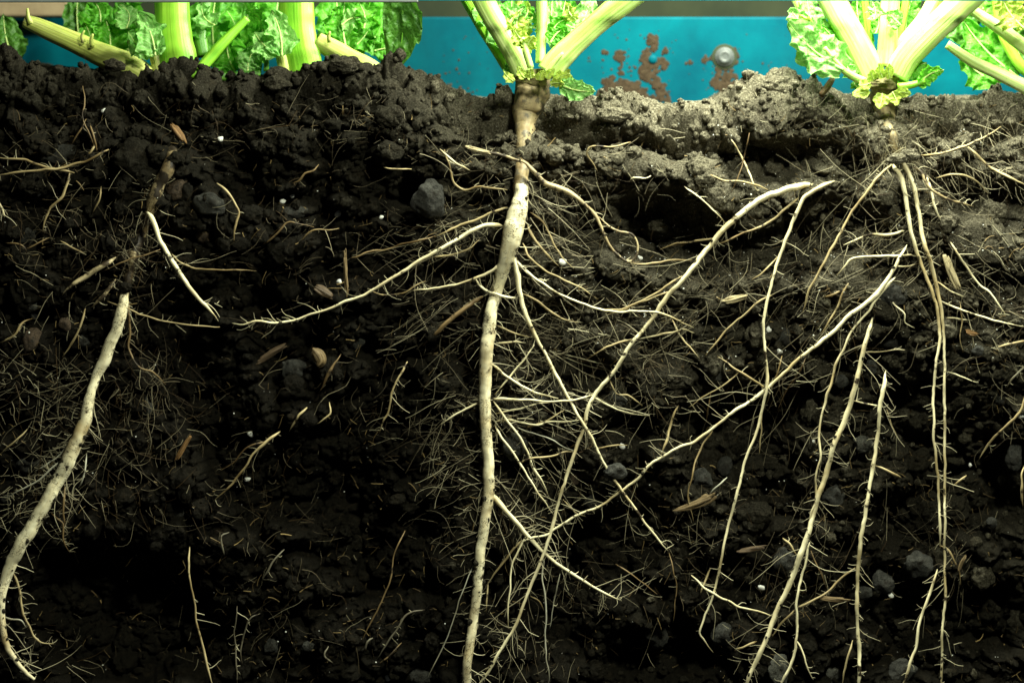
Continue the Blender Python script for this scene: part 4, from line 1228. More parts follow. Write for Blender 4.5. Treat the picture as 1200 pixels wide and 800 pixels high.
ST = [
    (504, 232, 24, 25, 'stone', 0.55, 'big rounded grey pebble above the long pale left side root', {'yset': -0.001}),
    (602, 521, 17, 20, 'stone', 0.6, 'grey pebble touching the right side of the middle taproot', {'yset': -0.001}),
    (722, 553, 15, 11, 'stone', 0.6, 'grey stone hiding a stretch of a thin slanting root', {'yset': -0.0075}),
    (674, 561, 8, 8, 'stone_brown', 0.5, 'small brownish stone between taproot and long diagonal root', {}),
    (838, 437, 13, 13, 'stone', 0.4, 'round grey stone left of the V where two roots cross', {}),
    (920, 397, 11, 13, 'stone_dark', 0.6, 'dark stone just right of the tall thin root at mid height', {}),
    (824, 561, 14, 14, 'stone', 0.5, 'ribbed grey stone below the long crossing root', {}),
    (849, 546, 10, 12, 'stone_dark', 0.5, 'dark oval stone right of the ribbed grey stone', {}),
    (770, 746, 15, 15, 'stone_dark', 0.4, 'dark round stone low down, right of the centre bottom', {}),
    (847, 743, 15, 15, 'stone', 0.4, 'round grey stone beside the lower end of a thin root', {}),
    (922, 657, 17, 17, 'stone', 0.3, 'round stone behind the thick root fork at lower right', {}),
    (912, 785, 13, 20, 'stone_pale', 0.5, 'upright grey stone at the bottom edge between two roots', {}),
    (1034, 683, 15, 16, 'stone', 0.95, 'angular cube-like grey stone right of a straight pale root', {}),
    (1012, 694, 11, 9, 'stone', 0.7, 'small grey stone under the cube-like one', {}),
    (1074, 660, 20, 18, 'stone', 0.7, 'broad grey stone left of the two close vertical roots', {}),
    (1056, 786, 20, 15, 'stone', 0.6, 'low wide grey stone at the bottom edge, lower right', {}),
    (976, 790, 10, 15, 'stone_pale', 0.6, 'slim pale grey stone leaning at the bottom edge', {'rot': -0.4}),
    (1189, 537, 11, 19, 'stone', 0.5, 'tall oval grey stone at the right edge', {'rot': -0.15}),
    (1045, 347, 19, 15, 'stone', 0.3, 'smooth grey stone under the fork of the right plant\'s roots', {}),
    (1021, 430, 7, 11, 'stone', 0.4, 'small oval stone right of the thick right-hand root', {}),
    (985, 447, 10, 9, 'stone', 0.6, 'small grey stone between two right-hand roots', {}),
    (1048, 400, 16, 12, 'stone_dark', 0.6, 'dark stone behind a thin bent root at right', {}),
    (1010, 522, 15, 12, 'stone_pale', 0.7, 'pale grey stone between the two straight right-hand roots', {}),
    (977, 581, 15, 15, 'stone', 0.6, 'grey stone right of the thick slanting root, lower right', {}),
    (1146, 411, 8, 7, 'stone', 0.5, 'small round stone right of the two close vertical roots', {}),
    (345, 434, 21, 14, 'stone', 0.7, 'dull grey stone in the dark middle left', {'rot': -0.2}),
    (416, 399, 12, 11, 'stone_dark', 0.5, 'small dark stone in the dark middle left', {}),
    (68, 181, 23, 13, 'stone_dark', 0.4, 'flat dark stone near the upper left edge', {'rot': 0.15}),
    (28, 275, 15, 14, 'stone', 0.4, 'round grey stone by the left edge', {}),
    (246, 240, 21, 15, 'stone_dark', 0.6, 'dark flat-topped stone left of a hooked pale root', {'rot': -0.15}),
    (238, 278, 10, 9, 'stone_brown', 0.6, 'small reddish stone under the dark flat-topped stone', {}),
    (207, 220, 14, 16, 'stone_brown', 0.4, 'brown stone right of the pale knot on the left taproot', {}),
    (37, 401, 12, 18, 'stone_brown', 0.95, 'flat brown slate-like stone by the left edge', {'rot': -0.25}),
    (35, 357, 10, 10, 'stone', 0.6, 'small grey stone above the flat brown slate', {}),
    (76, 380, 8, 9, 'stone_brown', 0.6, 'small brown stone left of the left taproot', {}),
    (98, 399, 8, 8, 'stone', 0.7, 'small bluish stone touching the left taproot', {}),
    (345, 250, 19, 9, 'stone_dark', 0.4, 'flat dark stone in the upper left, near white grains', {}),
    (12, 585, 12, 9, 'stone', 0.5, 'grey pebble at the left edge beside the thick taproot', {}),
    (32, 541, 15, 13, 'stone', 0.6, 'grey stone left of the thick pale taproot', {}),
    (143, 625, 9, 8, 'stone_brown', 0.4, 'dim round stone in the dark at lower left', {}),
    (209, 601, 8, 8, 'stone_dark', 0.4, 'dim round stone in the lower left, beside fine roots', {}),
    (317, 757, 9, 10, 'stone', 0.8, 'angular dim stone near the bottom, left of centre', {}),
    (362, 757, 10, 7, 'stone', 0.6, 'small dim stone near the bottom, left of centre', {}),
    (490, 792, 16, 11, 'stone', 0.5, 'grey stone at the bottom edge left of the taproot', {}),
    (172, 475, 7, 12, 'stone', 0.5, 'narrow grey stone in the brown root felt', {'rot': 0.2}),
    (634, 472, 9, 8, 'stone', 0.5, 'small grey pebble right of the taproot, among side roots', {}),
    (695, 590, 13, 11, 'stone_dark', 0.5, 'dark stone right of the crossing of two long roots', {}),
    (722, 470, 13, 14, 'stone', 0.5, 'grey clump-like stone right of the long diagonal root', {}),
    (1162, 612, 7, 7, 'stone', 0.4, 'small round bluish stone at lower right', {}),
    (1175, 470, 9, 9, 'stone_dark', 0.4, 'dark round stone near the right edge', {}),
]
for k, (px, py, rx, ry, mt, fc, lb, kw) in enumerate(ST):
    rock(px, py, rx, ry, 100 + k, 'stone', lb, 'stone', mt, facet=fc, **kw)

CLODS = [
    (155, 187, 26, 27, 'rounded earth clod above the left plant\'s root'),
    (457, 104, 17, 12, 'topmost of three knobbly clods under the dark hanging leaf'),
    (456, 136, 18, 14, 'middle one of three knobbly clods stacked at the top left'),
    (456, 178, 18, 14, 'lowest of three knobbly clods above the big grey pebble'),
    (818, 195, 16, 15, 'rounded dry clod at the end of the soil ledge'),
    (841, 233, 14, 14, 'small round clod under the ledge end'),
    (890, 603, 20, 17, 'crumbly round clod between two roots at lower right'),
    (915, 100, 24, 13, 'dry pale clod on the rim left of the right plant'),
    (720, 135, 22, 10, 'dry clod on the rim right of the middle plant'),
    (1165, 250, 20, 17, 'dry clod near the right edge, upper right'),
    (1112, 262, 13, 13, 'grey clod right of the two close vertical roots'),
    (947, 240, 22, 14, 'broad clod under the bend of a pale root'),
    (612, 213, 13, 6, 'dark crumb of soil lying across the middle root\'s neck'),
    (147, 337, 9, 7, 'crumbly clod at the upper end of the left taproot'),
    (207, 186, 12, 9, 'small clod above the pale knot of the left root'),
    (1050, 186, 14, 7, 'dry clod at the head of the right plant\'s roots'),
    (1066, 181, 13, 8, 'second dry clod at the head of the right plant\'s roots'),
    (134, 77, 14, 9, 'dark clod on the rim at the end of a cut stalk'),
    (325, 98, 18, 11, 'dark clod on the rim below the broad stalk'),
    (405, 76, 20, 12, 'dark clod on the rim at the foot of the second cut stalk'),
]
for k, (px, py, rx, ry, lb) in enumerate(CLODS):
    top = py < 110
    rock(px, py, rx, ry, 300 + k, 'soil_clod', lb, 'clod', 'soil', 'clods of soil', 0.15, 0, 0.3, 4, 0.012 if top else {611: -0.012, 147: -0.012, 207: -0.006, 1050: -0.012, 1066: -0.010, 953: -0.012}.get(px), 0.22)

PER = [(123, 131, 5, 'white grain near the top left corner'), (258, 163, 4.5, 'white grain below the green petiole'), (396, 251, 5, 'white grain left of the big pebble'),
       (342, 229, 4, 'cream grain beside two paler ones at upper left'), (331, 236, 4, 'whitish grain left of the cream one'), (447, 255, 3.5, 'white grain below left of the big pebble'),
       (397, 331, 4.5, 'white grain next to the upright brown stick'), (40, 370, 5, 'bluish white grain on the left, above the brown slate'), (729, 523, 4, 'white grain above the stone that hides a root'),
       (913, 412, 4.5, 'white grain under the dark stone at right'), (953, 518, 3, 'small white grain left of the thick right root'), (1137, 545, 3, 'small white grain in the right-hand dark'),
       (455, 794, 4.5, 'white grain at the bottom edge'), (294, 508, 4.5, 'white grain beside the pale forked root'), (290, 561, 4, 'white grain under the pale forked root'),
       (129, 286, 3, 'tiny white grain left of the left plant\'s side root'), (46, 228, 3, 'tiny white grain by the left edge'), (750, 302, 3.5, 'white grain at the loop of the curled root'),
       (659, 307, 5, 'whitish grain right of the middle taproot'), (647, 312, 4, 'paler grain left of the whitish one by the taproot'), (901, 386, 4, 'white grain touching the tall thin root'),
       (1044, 697, 4, 'yellowish grain under the cube-like stone'), (892, 688, 4.5, 'yellowish seed-like grain between two lower right roots'), (1197, 487, 5, 'white grain at the right edge')]
for k, (px, py, r, lb) in enumerate(PER):
    rock(px, py, r, r * 0.85, 500 + k, 'perlite_grain', lb, 'grain', 'perlite', 'white grains in the soil', 0.8, k * 0.7, 0.9, 1)


def specks():
    acc = Acc()
    V0, F0 = ICO[0]
    n = 900
    X = np.concatenate([rng.uniform(640, 1200, 560), rng.uniform(0, 1200, n - 560)])
    Y = np.concatenate([rng.uniform(145, 420, 560), rng.uniform(145, 800, n - 560)])
    E = look(SUR, X, Y)
    for k in range(n):
        r = (0.35 + 0.7 * rng.random() ** 3) * S
        acc.add(V0 * r * (0.7 + 0.6 * rng.random(3)) + P(X[k], Y[k], E[k] - 0.002), None, F0)
    o = acc.build('mineral_dust', M['perlite'], None)
    tag(o, 'tiny white mineral specks sprinkled over the soil', 'dust', None, 'stuff')


specks()


def straw(label, pts, mat, name='straw_piece', cat='straw', flat=0.35, y=None, group='straw and husk bits'):
    """flattened hollow stem piece; pts px,py,width"""
    p = np.array(xy(pts))
    q = spline(p, 2.0)
    yy = PLANE * 0.7 if y is None else y
    env = float(np.min(look(E2, q[:, 0], q[:, 1])))
    yy = min(yy, env - 0.0005) if y is None else yy
    path = np.array([P(a, b, yy) for a, b in q[:, :2]])
    sd = int(rng.integers(1, 999))
    acc = Acc()
    nrm = np.gradient(q[:, :2], axis=0)
    nrm = np.stack([-nrm[:, 1], nrm[:, 0]], -1) / (np.linalg.norm(nrm, axis=1)[:, None] + 1e-9)
    n = len(q)
    for k in range(5):
        off = (k - 2) / 5.0
        i0 = int(n * 0.22 * rng.random())
        i1 = n - int(n * 0.22 * rng.random())
        g = slice(i0, max(i1, i0 + 3))
        w = q[g, 2]
        cx_ = q[g, :2] + nrm[g] * (off * w * 0.85)[:, None] + 0.5 * np.stack([noise3(np.arange(len(w)) / 5, k * 3.3 + sd, 0, 2)] * 2, -1)
        yk = yy + (0.0006 * flat * abs(k - 2) + 0.0003 * rng.normal()) * (flat / 0.35)
        pk = np.array([P(a, b, yk + 0.0004 * math.sin(i / 4 + k)) for i, (a, b) in enumerate(cx_)])
        rk = w * (0.16 + 0.05 * rng.random()) * S * (1 + 0.25 * noise3(np.arange(len(w)) / 4, k * 7.7 + sd, 0, 4))
        rk[-1] *= 0.3
        rk[0] *= 0.5
        V, Q, T, tc = tube(pk, rk, 6, 0.6, 0, 3, sd + k, 0.1)
        acc.add(V - path[0], Q, T, tc + np.array([0, 0, sd * 0.02 + k]))
    me = mesh_np(name, np.concatenate(acc.V), np.concatenate(acc.Q), np.concatenate(acc.T))
    set_attr(me, 'tc', np.concatenate(acc.A), 'FLOAT_VECTOR')
    o = link(name, me, M[mat])
    o.location = path[0]
    return tag(o, label, cat, group)


straw('upright thin brown stick above the long pale side root', '404,291,3.5 405,320,4.5 407,348,5', 'straw')
straw('thick pale split straw right of the two close vertical roots', '1107,296,6 1111,309,9 1117,324,9 1124,340,6', 'straw_pale')
straw('pale straw lying under the soil ledge at right', '844,354,6 858,351,8 876,346,6', 'straw_pale')
straw('orange-brown wood splinter below the long crossing root', '788,598,3 808,593,8 826,586,11 841,578,8', 'straw')
straw('flat brown straw in the lower right dark', '859,647,4 880,643,6 902,640,3', 'straw_dark')
straw('dark brown straw slanting in the middle left', '298,427,6 316,415,7 336,404,5', 'straw_dark')
straw('orange husk standing in the brown felt right of the left taproot', '226,507,2 218,519,5 210,532,5 205,541,2', 'orange', 'husk', 'husk')
straw('orange seed husk below the green plants', '201,145,4 206,152,9 212,160,8 218,169,3', 'orange', 'husk', 'husk')
straw('pale flat bark chip left of the upright stick', '369,336,7 378,341,11 391,349,6', 'straw_dark', 'bark_chip', 'bark chip', 0.25)
straw('tan root-bark knot right of the dull grey stone', '366,408,6 373,416,15 376,424,13 372,430,5', 'straw', 'bark_chip', 'bark chip', 0.7)
straw('yellowish husk at the right, below the close vertical roots\' bend', '1131,386,3 1138,390,6 1147,391,3', 'orange', 'husk', 'husk')
straw('tan straw crossing low behind the right-hand straight root', '957,700,4 975,702,6 998,703,4', 'straw')
straw('thin tan straw at the lower right, right of the close vertical roots', '1132,650,3 1127,659,4 1123,670,3', 'straw')
straw('tan straw end on the rim\'s slope beside the middle plant', '545,171,4 560,176,5 578,180,4', 'straw_pale', y=-0.013)

# ------------------------------------------------------------------ planter: teal back panel, boards, rail
PAN_Y = 0.150


def box(x0, x1, y0, y1, z0, z1, bev=0.0):
    import bmesh
    bm = bmesh.new()
    bmesh.ops.create_cube(bm, size=1)
    for v in bm.verts:
        v.co.x = x0 if v.co.x < 0 else x1
        v.co.y = y0 if v.co.y < 0 else y1
        v.co.z = z0 if v.co.z < 0 else z1
    if bev:
        bmesh.ops.bevel(bm, geom=bm.edges[:], offset=bev, segments=3, profile=0.5, affect='EDGES')
    me = bpy.data.meshes.new('box')
    bm.to_mesh(me)
    bm.free()
    return me


pz_top = P(600, 20, PAN_Y)[2]
pz_bot = P(600, 128, PAN_Y)[2]
panel = thing('planter_panel', 'teal plastic wall behind the plants, with a bolt and mud stains', 'panel', (0, PAN_Y, pz_bot))
link('sheet', box(-0.40, 0.40, PAN_Y, PAN_Y + 0.008, pz_bot - 0.05, pz_top, 0.0015), M['teal'], panel)
link('ledge', box(-0.40, 0.40, PAN_Y - 0.012, PAN_Y - 0.0005, pz_bot - 0.014, pz_bot - 0.001, 0.002), M['teal'], panel)


def dome(cx, cy, r, prof, mat, name, parent):
    """turned part facing the viewer; prof: (radius fraction, height px)"""
    n = 32
    c = P(cx, cy, PAN_Y)
    V, Q = [], []
    for k, (rf, h) in enumerate(prof):
        for j in range(n):
            a = 2 * math.pi * j / n
            V.append((c[0] + math.cos(a) * r * rf * S * 1.1, PAN_Y - h * S, c[2] + math.sin(a) * r * rf * S * 1.1))
    for k in range(len(prof) - 1):
        for j in range(n):
            Q.append((k * n + j, k * n + (j + 1) % n, (k + 1) * n + (j + 1) % n, (k + 1) * n + j))
    V.append((c[0], PAN_Y - prof[-1][1] * S, c[2]))
    T = [(len(V) - 1, (len(prof) - 1) * n + j, (len(prof) - 1) * n + (j + 1) % n) for j in range(n)]
    return link(name, mesh_np(name, np.array(V), Q, T), M[mat], parent)


bolt = dome(849, 67, 11.5, [(1, -1), (1, 2), (0.96, 3), (0.78, 3.2), (0.74, 4.4), (0.60, 5.8), (0.42, 6.4), (0.38, 5.9), (0.2, 6.0)], 'metal', 'bolt', panel)
dome(849, 67, 15, [(1, -0.8), (1, 0.6), (0.93, 1.0), (0.7, 1.1)], 'olive', 'washer', bolt)
dome(765, 70, 5.5, [(1, -1), (0.95, 1.2), (0.7, 2.4), (0.35, 3)], 'teal', 'rivet', panel)


def mud(patches):
    V0, F0 = ICO[2]
    acc = Acc()
    r_ = np.random.default_rng(77)
    for cx, cy, rx, ry, n, s0 in patches:
        for k in range(n):
            a, u = r_.uniform(0, 6.28), math.sqrt(r_.random())
            px, py = cx + rx * u * math.cos(a), cy + ry * u * math.sin(a)
            r = s0 * (0.5 + r_.random()) * (1.15 - 0.7 * u)
            V = V0 * (1 + 0.35 * noise3(V0[:, 0] * 2 + k, V0[:, 1] * 2 + cx, V0[:, 2] * 2, 3))[:, None]
            V = V * np.array([r * (0.8 + 0.5 * r_.random()), r * 0.09, r * (0.8 + 0.5 * r_.random())]) * S + P(px, py, PAN_Y - 0.0002)
            acc.add(V, None, F0, np.full(len(V), 0.30 + 0.25 * r_.random()))
    o = acc.build('mud_stain', M['mud'], panel)
    o['kind'] = 'stuff'


mud([(730, 108, 31, 13, 80, 6), (715, 96, 9, 6, 12, 4), (727, 66, 8, 6, 16, 4), (728, 80, 3, 10, 8, 3), (765, 50, 6, 10, 18, 4), (757, 72, 6, 14, 24, 5), (762, 85, 12, 12, 30, 5),
     (775, 75, 8, 8, 16, 4), (772, 100, 7, 10, 16, 4.5), (780, 62, 4, 5, 6, 3), (710, 60, 4, 4, 4, 3), (849, 70, 17, 15, 34, 5), (828, 70, 8, 5, 10, 3), (851, 97, 15, 14, 36, 5),
     (858, 112, 12, 14, 26, 5), (840, 97, 8, 4, 8, 4), (808, 75, 5, 3, 5, 2.5), (690, 70, 3, 3, 3, 2), (706, 72, 2, 2, 3, 2), (760, 70, 60, 40, 34, 1.2), (850, 85, 30, 34, 30, 1.3), (900, 60, 60, 34, 16, 1.0), (540, 80, 50, 40, 26, 1.1), (735, 84, 40, 10, 20, 1.6), (730, 118, 40, 10, 60, 5), (775, 112, 12, 14, 24, 4), (856, 122, 18, 12, 40, 5), (700, 122, 20, 6, 24, 3.5), (800, 126, 50, 5, 30, 2.2), (520, 112, 40, 14, 40, 2.5)])

o = link('back_board', box(-0.6, 0.6, 0.30, 0.32, 0.10, 0.42, 0.002), M['olive'])
tag(o, 'dark olive board out of focus behind the teal panel', 'board')
bz0, bz1 = P(40, 21, 0.135)[2], P(40, 3, 0.135)[2]
o = link('wooden_slat', box(P(-60, 10, 0.135)[0], P(83, 10, 0.135)[0], 0.128, 0.142, bz0, bz1 + 0.001, 0.002), M['beige'])
tag(o, 'blurred beige wooden slat in the top left corner', 'slat')
rz0 = P(600, 3.2, -0.02)[2]
rail = thing('top_rail', 'thin grey and teal rail along the top edge of the picture', 'rail', (0, -0.02, rz0))
link('grey_strip', box(P(-40, 0, -0.02)[0], P(490, 0, -0.02)[0], -0.022, -0.019, rz0, rz0 + 0.004, 0.0005), M['grey_trim'], rail)
link('teal_strip', box(P(490.5, 0, -0.02)[0], P(1240, 0, -0.02)[0], -0.0215, -0.0195, rz0 + 0.0009, rz0 + 0.004, 0.0004), M['teal_reflect_trim'], rail)


# ------------------------------------------------------------------ plants above ground
def stalk(parent, pts, y0, y1, mat, name='stalk', flat=0.7, ridge=0.035, nr=5, sides=28, tip=False):
    """pts px,py,width; y0/y1 depth (m) from first to last point"""
    q = spline(xy(pts), 3.0)
    t = np.linspace(0, 1, len(q))
    y = y0 + (y1 - y0) * t
    path = np.array([P(a, b, c) for (a, b), c in zip(q[:, :2], y)])
    rad = q[:, 2] * 0.5 * S * (1 + 0.03 * fbm(t * 6, y0 * 900 + q[0, 0], 0, 2, 3))
    if tip:
        rad[-3:] *= (0.85, 0.6, 0.3)
    sd = int(q[0, 0]) % 97
    V, Q, T, tc = tube(path, rad, sides, flat, ridge, nr, sd, 0.015)
    me = mesh_np(name, V, Q, T)
    set_attr(me, 'tc', tc + np.array([0, 0, sd * 0.05]), 'FLOAT_VECTOR')
    return link(name, me, M[mat], parent)


def leaf(parent, base, tip, width, y0, y1, mat, bend=0.0, tilt=0.3, ruffle=0.10, lobes=0.16, seed=1, name='leaf', vein='stalk_w', veinw=3.0, nu=26, nv=44, droop=0.0, freq=9.0):
    """ruffled brassica leaf from base pixel to tip pixel; width px; bend sideways px; tilt: how far the blade turns edge-on"""
    b3, t3 = P(base[0], base[1], y0), P(tip[0], tip[1], y1)
    ax = t3 - b3
    Ln = np.linalg.norm(ax)
    ax = ax / Ln
    side = np.cross(ax, np.array([0, 1.0, 0]))
    side /= np.linalg.norm(side)
    nrm = np.cross(side, ax)
    if nrm[1] > 0:
        nrm = -nrm
    ac = side * math.cos(tilt) + nrm * math.sin(tilt)
    nm = np.cross(ac, ax)
    if nm[1] > 0:
        nm = -nm
    r_ = np.random.default_rng(seed)
    sd = r_.random() * 90
    v = np.linspace(0, 1, nv)[:, None]
    u = np.linspace(-1, 1, nu)[None]
    cen = b3[None] + ax[None] * (v * Ln) + side[None] * (bend * S * np.sin(v * np.pi)) + nrm[None] * (droop * S * np.sin(v * np.pi * 0.9))
    wv = np.sin(np.clip(v * 0.93 + 0.07, 0, 1) ** 0.85 * np.pi) ** 0.7
    edge = 1 + lobes * 1.3 * noise3(v * 7 + sd, np.sign(u) * 3 + 0 * v, 0.5, 3) + lobes * 0.4 * noise3(v * 19 + sd, np.sign(u) * 3 + 0 * v, 1.5, 4)
    hw = width * 0.5 * S * wv * edge
    au = np.abs(u)
    ruf = ruffle * width * S * (au ** 1.7) * (0.8 * np.sin(v * freq * 0.8 * np.pi + np.sign(u) * 1.3 + sd + 5 * noise3(v * 3 + sd, u * 0.7, 0, 5)) * (0.6 + 0.6 * noise3(v * 5 + sd, u, 3, 5))
                                              + 0.9 * noise3(v * 12 + sd, u * 3.0, 2.0, 6))
    ruf = ruf + 0.05 * width * S * fbm(v * 8 + sd, u * 4, 0.0, 3, 8) + 0.10 * width * S * au ** 1.2
    shift = 0.05 * Ln * au ** 2 * noise3(v * 14 + sd, u * 2, 7.0, 9)
    V = cen[:, None, :] if cen.ndim == 2 else cen
    V = V + (u * hw)[..., None] * ac + ruf[..., None] * nm + shift[..., None] * ax
    V = V.reshape(-1, 3)
    tc = np.stack([np.broadcast_to(u, (nv, nu)), np.broadcast_to(v, (nv, nu)), np.full((nv, nu), sd)], -1).reshape(-1, 3)
    i = np.arange(nv - 1)[:, None] * nu
    j = np.arange(nu - 1)[None]
    Q = np.stack([i + j, i + j + 1, i + nu + j + 1, i + nu + j], -1).reshape(-1, 4)
    me = mesh_np(name, V, Q)
    set_attr(me, 'tc', tc, 'FLOAT_VECTOR')
    o = link(name, me, M[mat], parent)
    mid = cen.reshape(nv, 3) + nm * (0.0004)
    Vm, Qm, Tm, tm = tube(mid, np.linspace(veinw, veinw * 0.25, nv) * 0.5 * S, 7, 0.8)
    mm = mesh_np('midrib', Vm, Qm, Tm)
    set_attr(mm, 'tc', tm, 'FLOAT_VECTOR')
    link('midrib', mm, M[vein], o)
    return o


# -- left plant A
pa = PLANT_A
stalk(pa, '213,92,44 208,66,47 205,45,44 203,20,42 202,-30,40', 0.028, 0.040, 'stalk_g', 'stalk', 0.55, 0.05, 3)
stalk(pa, '190,98,15 185,78,15 181,63,13 177,50,8 174,36,4', 0.030, 0.030, 'stalk_y', 'petiole', 0.8)
leaf(pa, (182, 66), (163, 14), 34, 0.020, 0.024, 'leaf_p', -4, 0.3, 0.16, 0.35, 21)
leaf(pa, (178, 66), (150, 38), 26, 0.020, 0.022, 'leaf_p', 3, 0.4, 0.18, 0.35, 22)
stalk(pa, '226,92,12 248,66,14 266,46,12 290,22,9', 0.020, 0.030, 'stalk_g', 'petiole', 0.7)
stalk(pa, '233,86,11 262,90,11 285,88,10 305,86,7', 0.022, 0.03, 'stalk_d', 'petiole', 0.7)
stalk(pa, '238,66,16 234,40,18 240,10,16 246,-20,14', 0.045, 0.06, 'stalk_d', 'petiole', 0.7)
leaf(pa, (140, 64), (110, -14), 54, 0.060, 0.080, 'leaf_l', 8, 0.4, 0.14, 0.25, 23)
leaf(pa, (150, 74), (142, -8), 50, 0.050, 0.070, 'leaf_l', -6, -0.3, 0.14, 0.25, 24)
leaf(pa, (252, 70), (256, -18), 62, 0.055, 0.075, 'leaf_l', 5, 0.2, 0.13, 0.25, 25)
leaf(pa, (276, 84), (268, 40), 44, 0.034, 0.040, 'leaf_l', 5, -0.3, 0.16, 0.3, 26)
leaf(pa, (290, 88), (300, 56), 34, 0.030, 0.036, 'leaf_p', 4, 0.4, 0.16, 0.3, 27)
leaf(pa, (96, 60), (92, -10), 44, 0.090, 0.100, 'leaf_d', 4, 0.2, 0.10, 0.2, 28)
leaf(pa, (16, 72), (4, 18), 44, 0.070, 0.080, 'leaf_d', 3, 0.3, 0.08, 0.2, 29)
leaf(pa, (222, 72), (226, 10), 40, 0.060, 0.070, 'leaf_d', 3, 0.3, 0.12, 0.2, 40)
leaf(pa, (128, 66), (124, 24), 46, 0.044, 0.05, 'leaf_l', -3, 0.3, 0.18, 0.3, 41)

CUT1 = thing('cut_stalk', 'thick yellowed cut stalk lying on the soil at the far left', 'stalk', P(160, 80, 0.02), 'cut stalks')
stalk(CUT1, '174,90,24 150,76,28 120,65,28 90,51,25 60,38,22 42,30,19 29,25,15', 0.030, 0.036, 'stalk_y', 'stalk', 0.85, 0.04, 5)
stalk(CUT1, '36,28,7 33,20,5 32,10,3', 0.032, 0.032, 'stalk_y', 'stub', 0.8, 0.03, 4, 10)
stalk(CUT1, '108,55,6 107,46,5 109,40,2.5', 0.026, 0.024, 'stalk_y', 'stub', 0.8, 0.03, 4, 10)
stalk(CUT1, '98,50,6 96,42,4 99,36,2', 0.026, 0.024, 'stalk_y', 'stub', 0.8, 0.03, 4, 10)

# -- left plant B
pb = PLANT_B
stalk(pb, '360,94,42 355,66,45 351,45,44 349,20,42 348,-30,40', 0.030, 0.042, 'stalk_g', 'stalk', 0.55, 0.05, 3)
stalk(pb, '337,102,14 333,80,15 328,62,12 323,48,7 319,34,4', 0.030, 0.030, 'stalk_y', 'petiole', 0.8)
leaf(pb, (330, 66), (318, 12), 34, 0.020, 0.024, 'leaf_p', -4, 0.3, 0.16, 0.35, 31)
leaf(pb, (326, 66), (298, 38), 28, 0.020, 0.022, 'leaf_p', 3, 0.4, 0.18, 0.35, 32)
stalk(pb, '312,84,7 312,70,6 310,58,5', 0.026, 0.026, 'stalk_d', 'petiole', 0.8)
leaf(pb, (300, 78), (292, -10), 60, 0.055, 0.075, 'leaf_l', 5, -0.25, 0.14, 0.25, 33)
leaf(pb, (390, 60), (392, -20), 54, 0.060, 0.080, 'leaf_l', -4, 0.2, 0.14, 0.25, 34)
leaf(pb, (418, 66), (424, -16), 58, 0.058, 0.078, 'leaf_l', 4, -0.2, 0.14, 0.25, 35)
leaf(pb, (440, 66), (446, -10), 46, 0.066, 0.080, 'leaf_l', 4, 0.3, 0.14, 0.25, 36)
leaf(pb, (470, -12), (464, 84), 50, 0.032, 0.034, 'leaf_d', 5, 0.15, 0.03, 0.04, 37, 'hanging_leaf', 'stalk_d', 3.0)
leaf(pb, (405, 56), (404, 4), 44, 0.046, 0.05, 'leaf_l', 3, 0.3, 0.18, 0.3, 38)
leaf(pb, (322, 60), (330, -20), 60, 0.075, 0.085, 'leaf_l', 3, 0.3, 0.14, 0.3, 39)
CUT2 = thing('cut_stalk', 'thick yellow-green cut stalk lying right of the broad upright stalk', 'stalk', P(440, 82, 0.02), 'cut stalks')
stalk(CUT2, '450,90,20 430,79,25 408,69,26 388,57,24 372,48,20', 0.030, 0.034, 'stalk_y', 'stalk', 0.85, 0.04, 5)
stalk(CUT2, '386,50,5 385,42,4 387,37,2', 0.026, 0.024, 'stalk_y', 'stub', 0.8, 0.03, 4, 10)

def frill(parent, spots, mats_, seed0, y0=0.02, y1=0.05):
    # small frilled leaflets filling the tuft
    r_ = np.random.default_rng(seed0)
    for k, (bx, by, sz) in enumerate(spots):
        a = -math.pi / 2 + r_.normal() * 0.6
        y = r_.uniform(y0, y1)
        leaf(parent, (bx, by), (bx + math.cos(a) * sz, by + math.sin(a) * sz), sz * 0.9, y, y + 0.004, mats_[k % len(mats_)], r_.normal() * 3, r_.normal() * 0.4, 0.22, 0.45, seed0 + k, 'leaflet', 'stalk_w', 2.0, 18, 26, freq=5.0)


frill(pa, [(108, 60, 34), (124, 44, 30), (138, 60, 32), (148, 34, 30), (118, 26, 28), (160, 62, 28), (238, 46, 30), (252, 30, 30), (262, 60, 32), (276, 40, 30), (262, 84, 30), (282, 66, 30)], ['leaf_l', 'leaf_l', 'leaf_l', 'leaf_p'], 600, 0.042, 0.06)
frill(pb, [(296, 60, 30), (308, 36, 30), (386, 44, 32), (400, 30, 30), (414, 56, 34), (426, 34, 32), (438, 60, 32), (394, 62, 28), (446, 30, 30), (300, 84, 26)], ['leaf_l', 'leaf_l', 'leaf_l', 'leaf_p'], 640, 0.042, 0.06)

# -- middle plant C
pc = PLANT_C
stalk(pc, '614,86,26 606,68,25 592,44,24 574,14,25 556,-24,26', 0.006, 0.010, 'stalk_w', 'petiole', 0.6, 0.05, 3)
stalk(pc, '604,88,22 590,66,20 572,38,20 552,4,20 536,-24,20', 0.022, 0.034, 'stalk_g', 'petiole', 0.6, 0.05, 3)
stalk(pc, '633,74,11 634,50,12 635,20,13 634,-24,13', 0.004, 0.008, 'stalk_w', 'petiole', 0.8, 0.04, 4)
stalk(pc, '642,86,30 656,68,29 680,45,27 706,22,27 734,0,29 768,-26,30', 0.002, 0.000, 'stalk_w', 'petiole', 0.6, 0.05, 3)
stalk(pc, '622,80,8 616,60,8 612,44,5', -0.003, -0.004, 'stalk_w', 'petiole', 0.8, 0.04, 4, 14)
stalk(pc, '640,86,7 650,72,6 660,62,3', -0.004, -0.004, 'stalk_w', 'petiole', 0.8, 0.04, 4, 14)
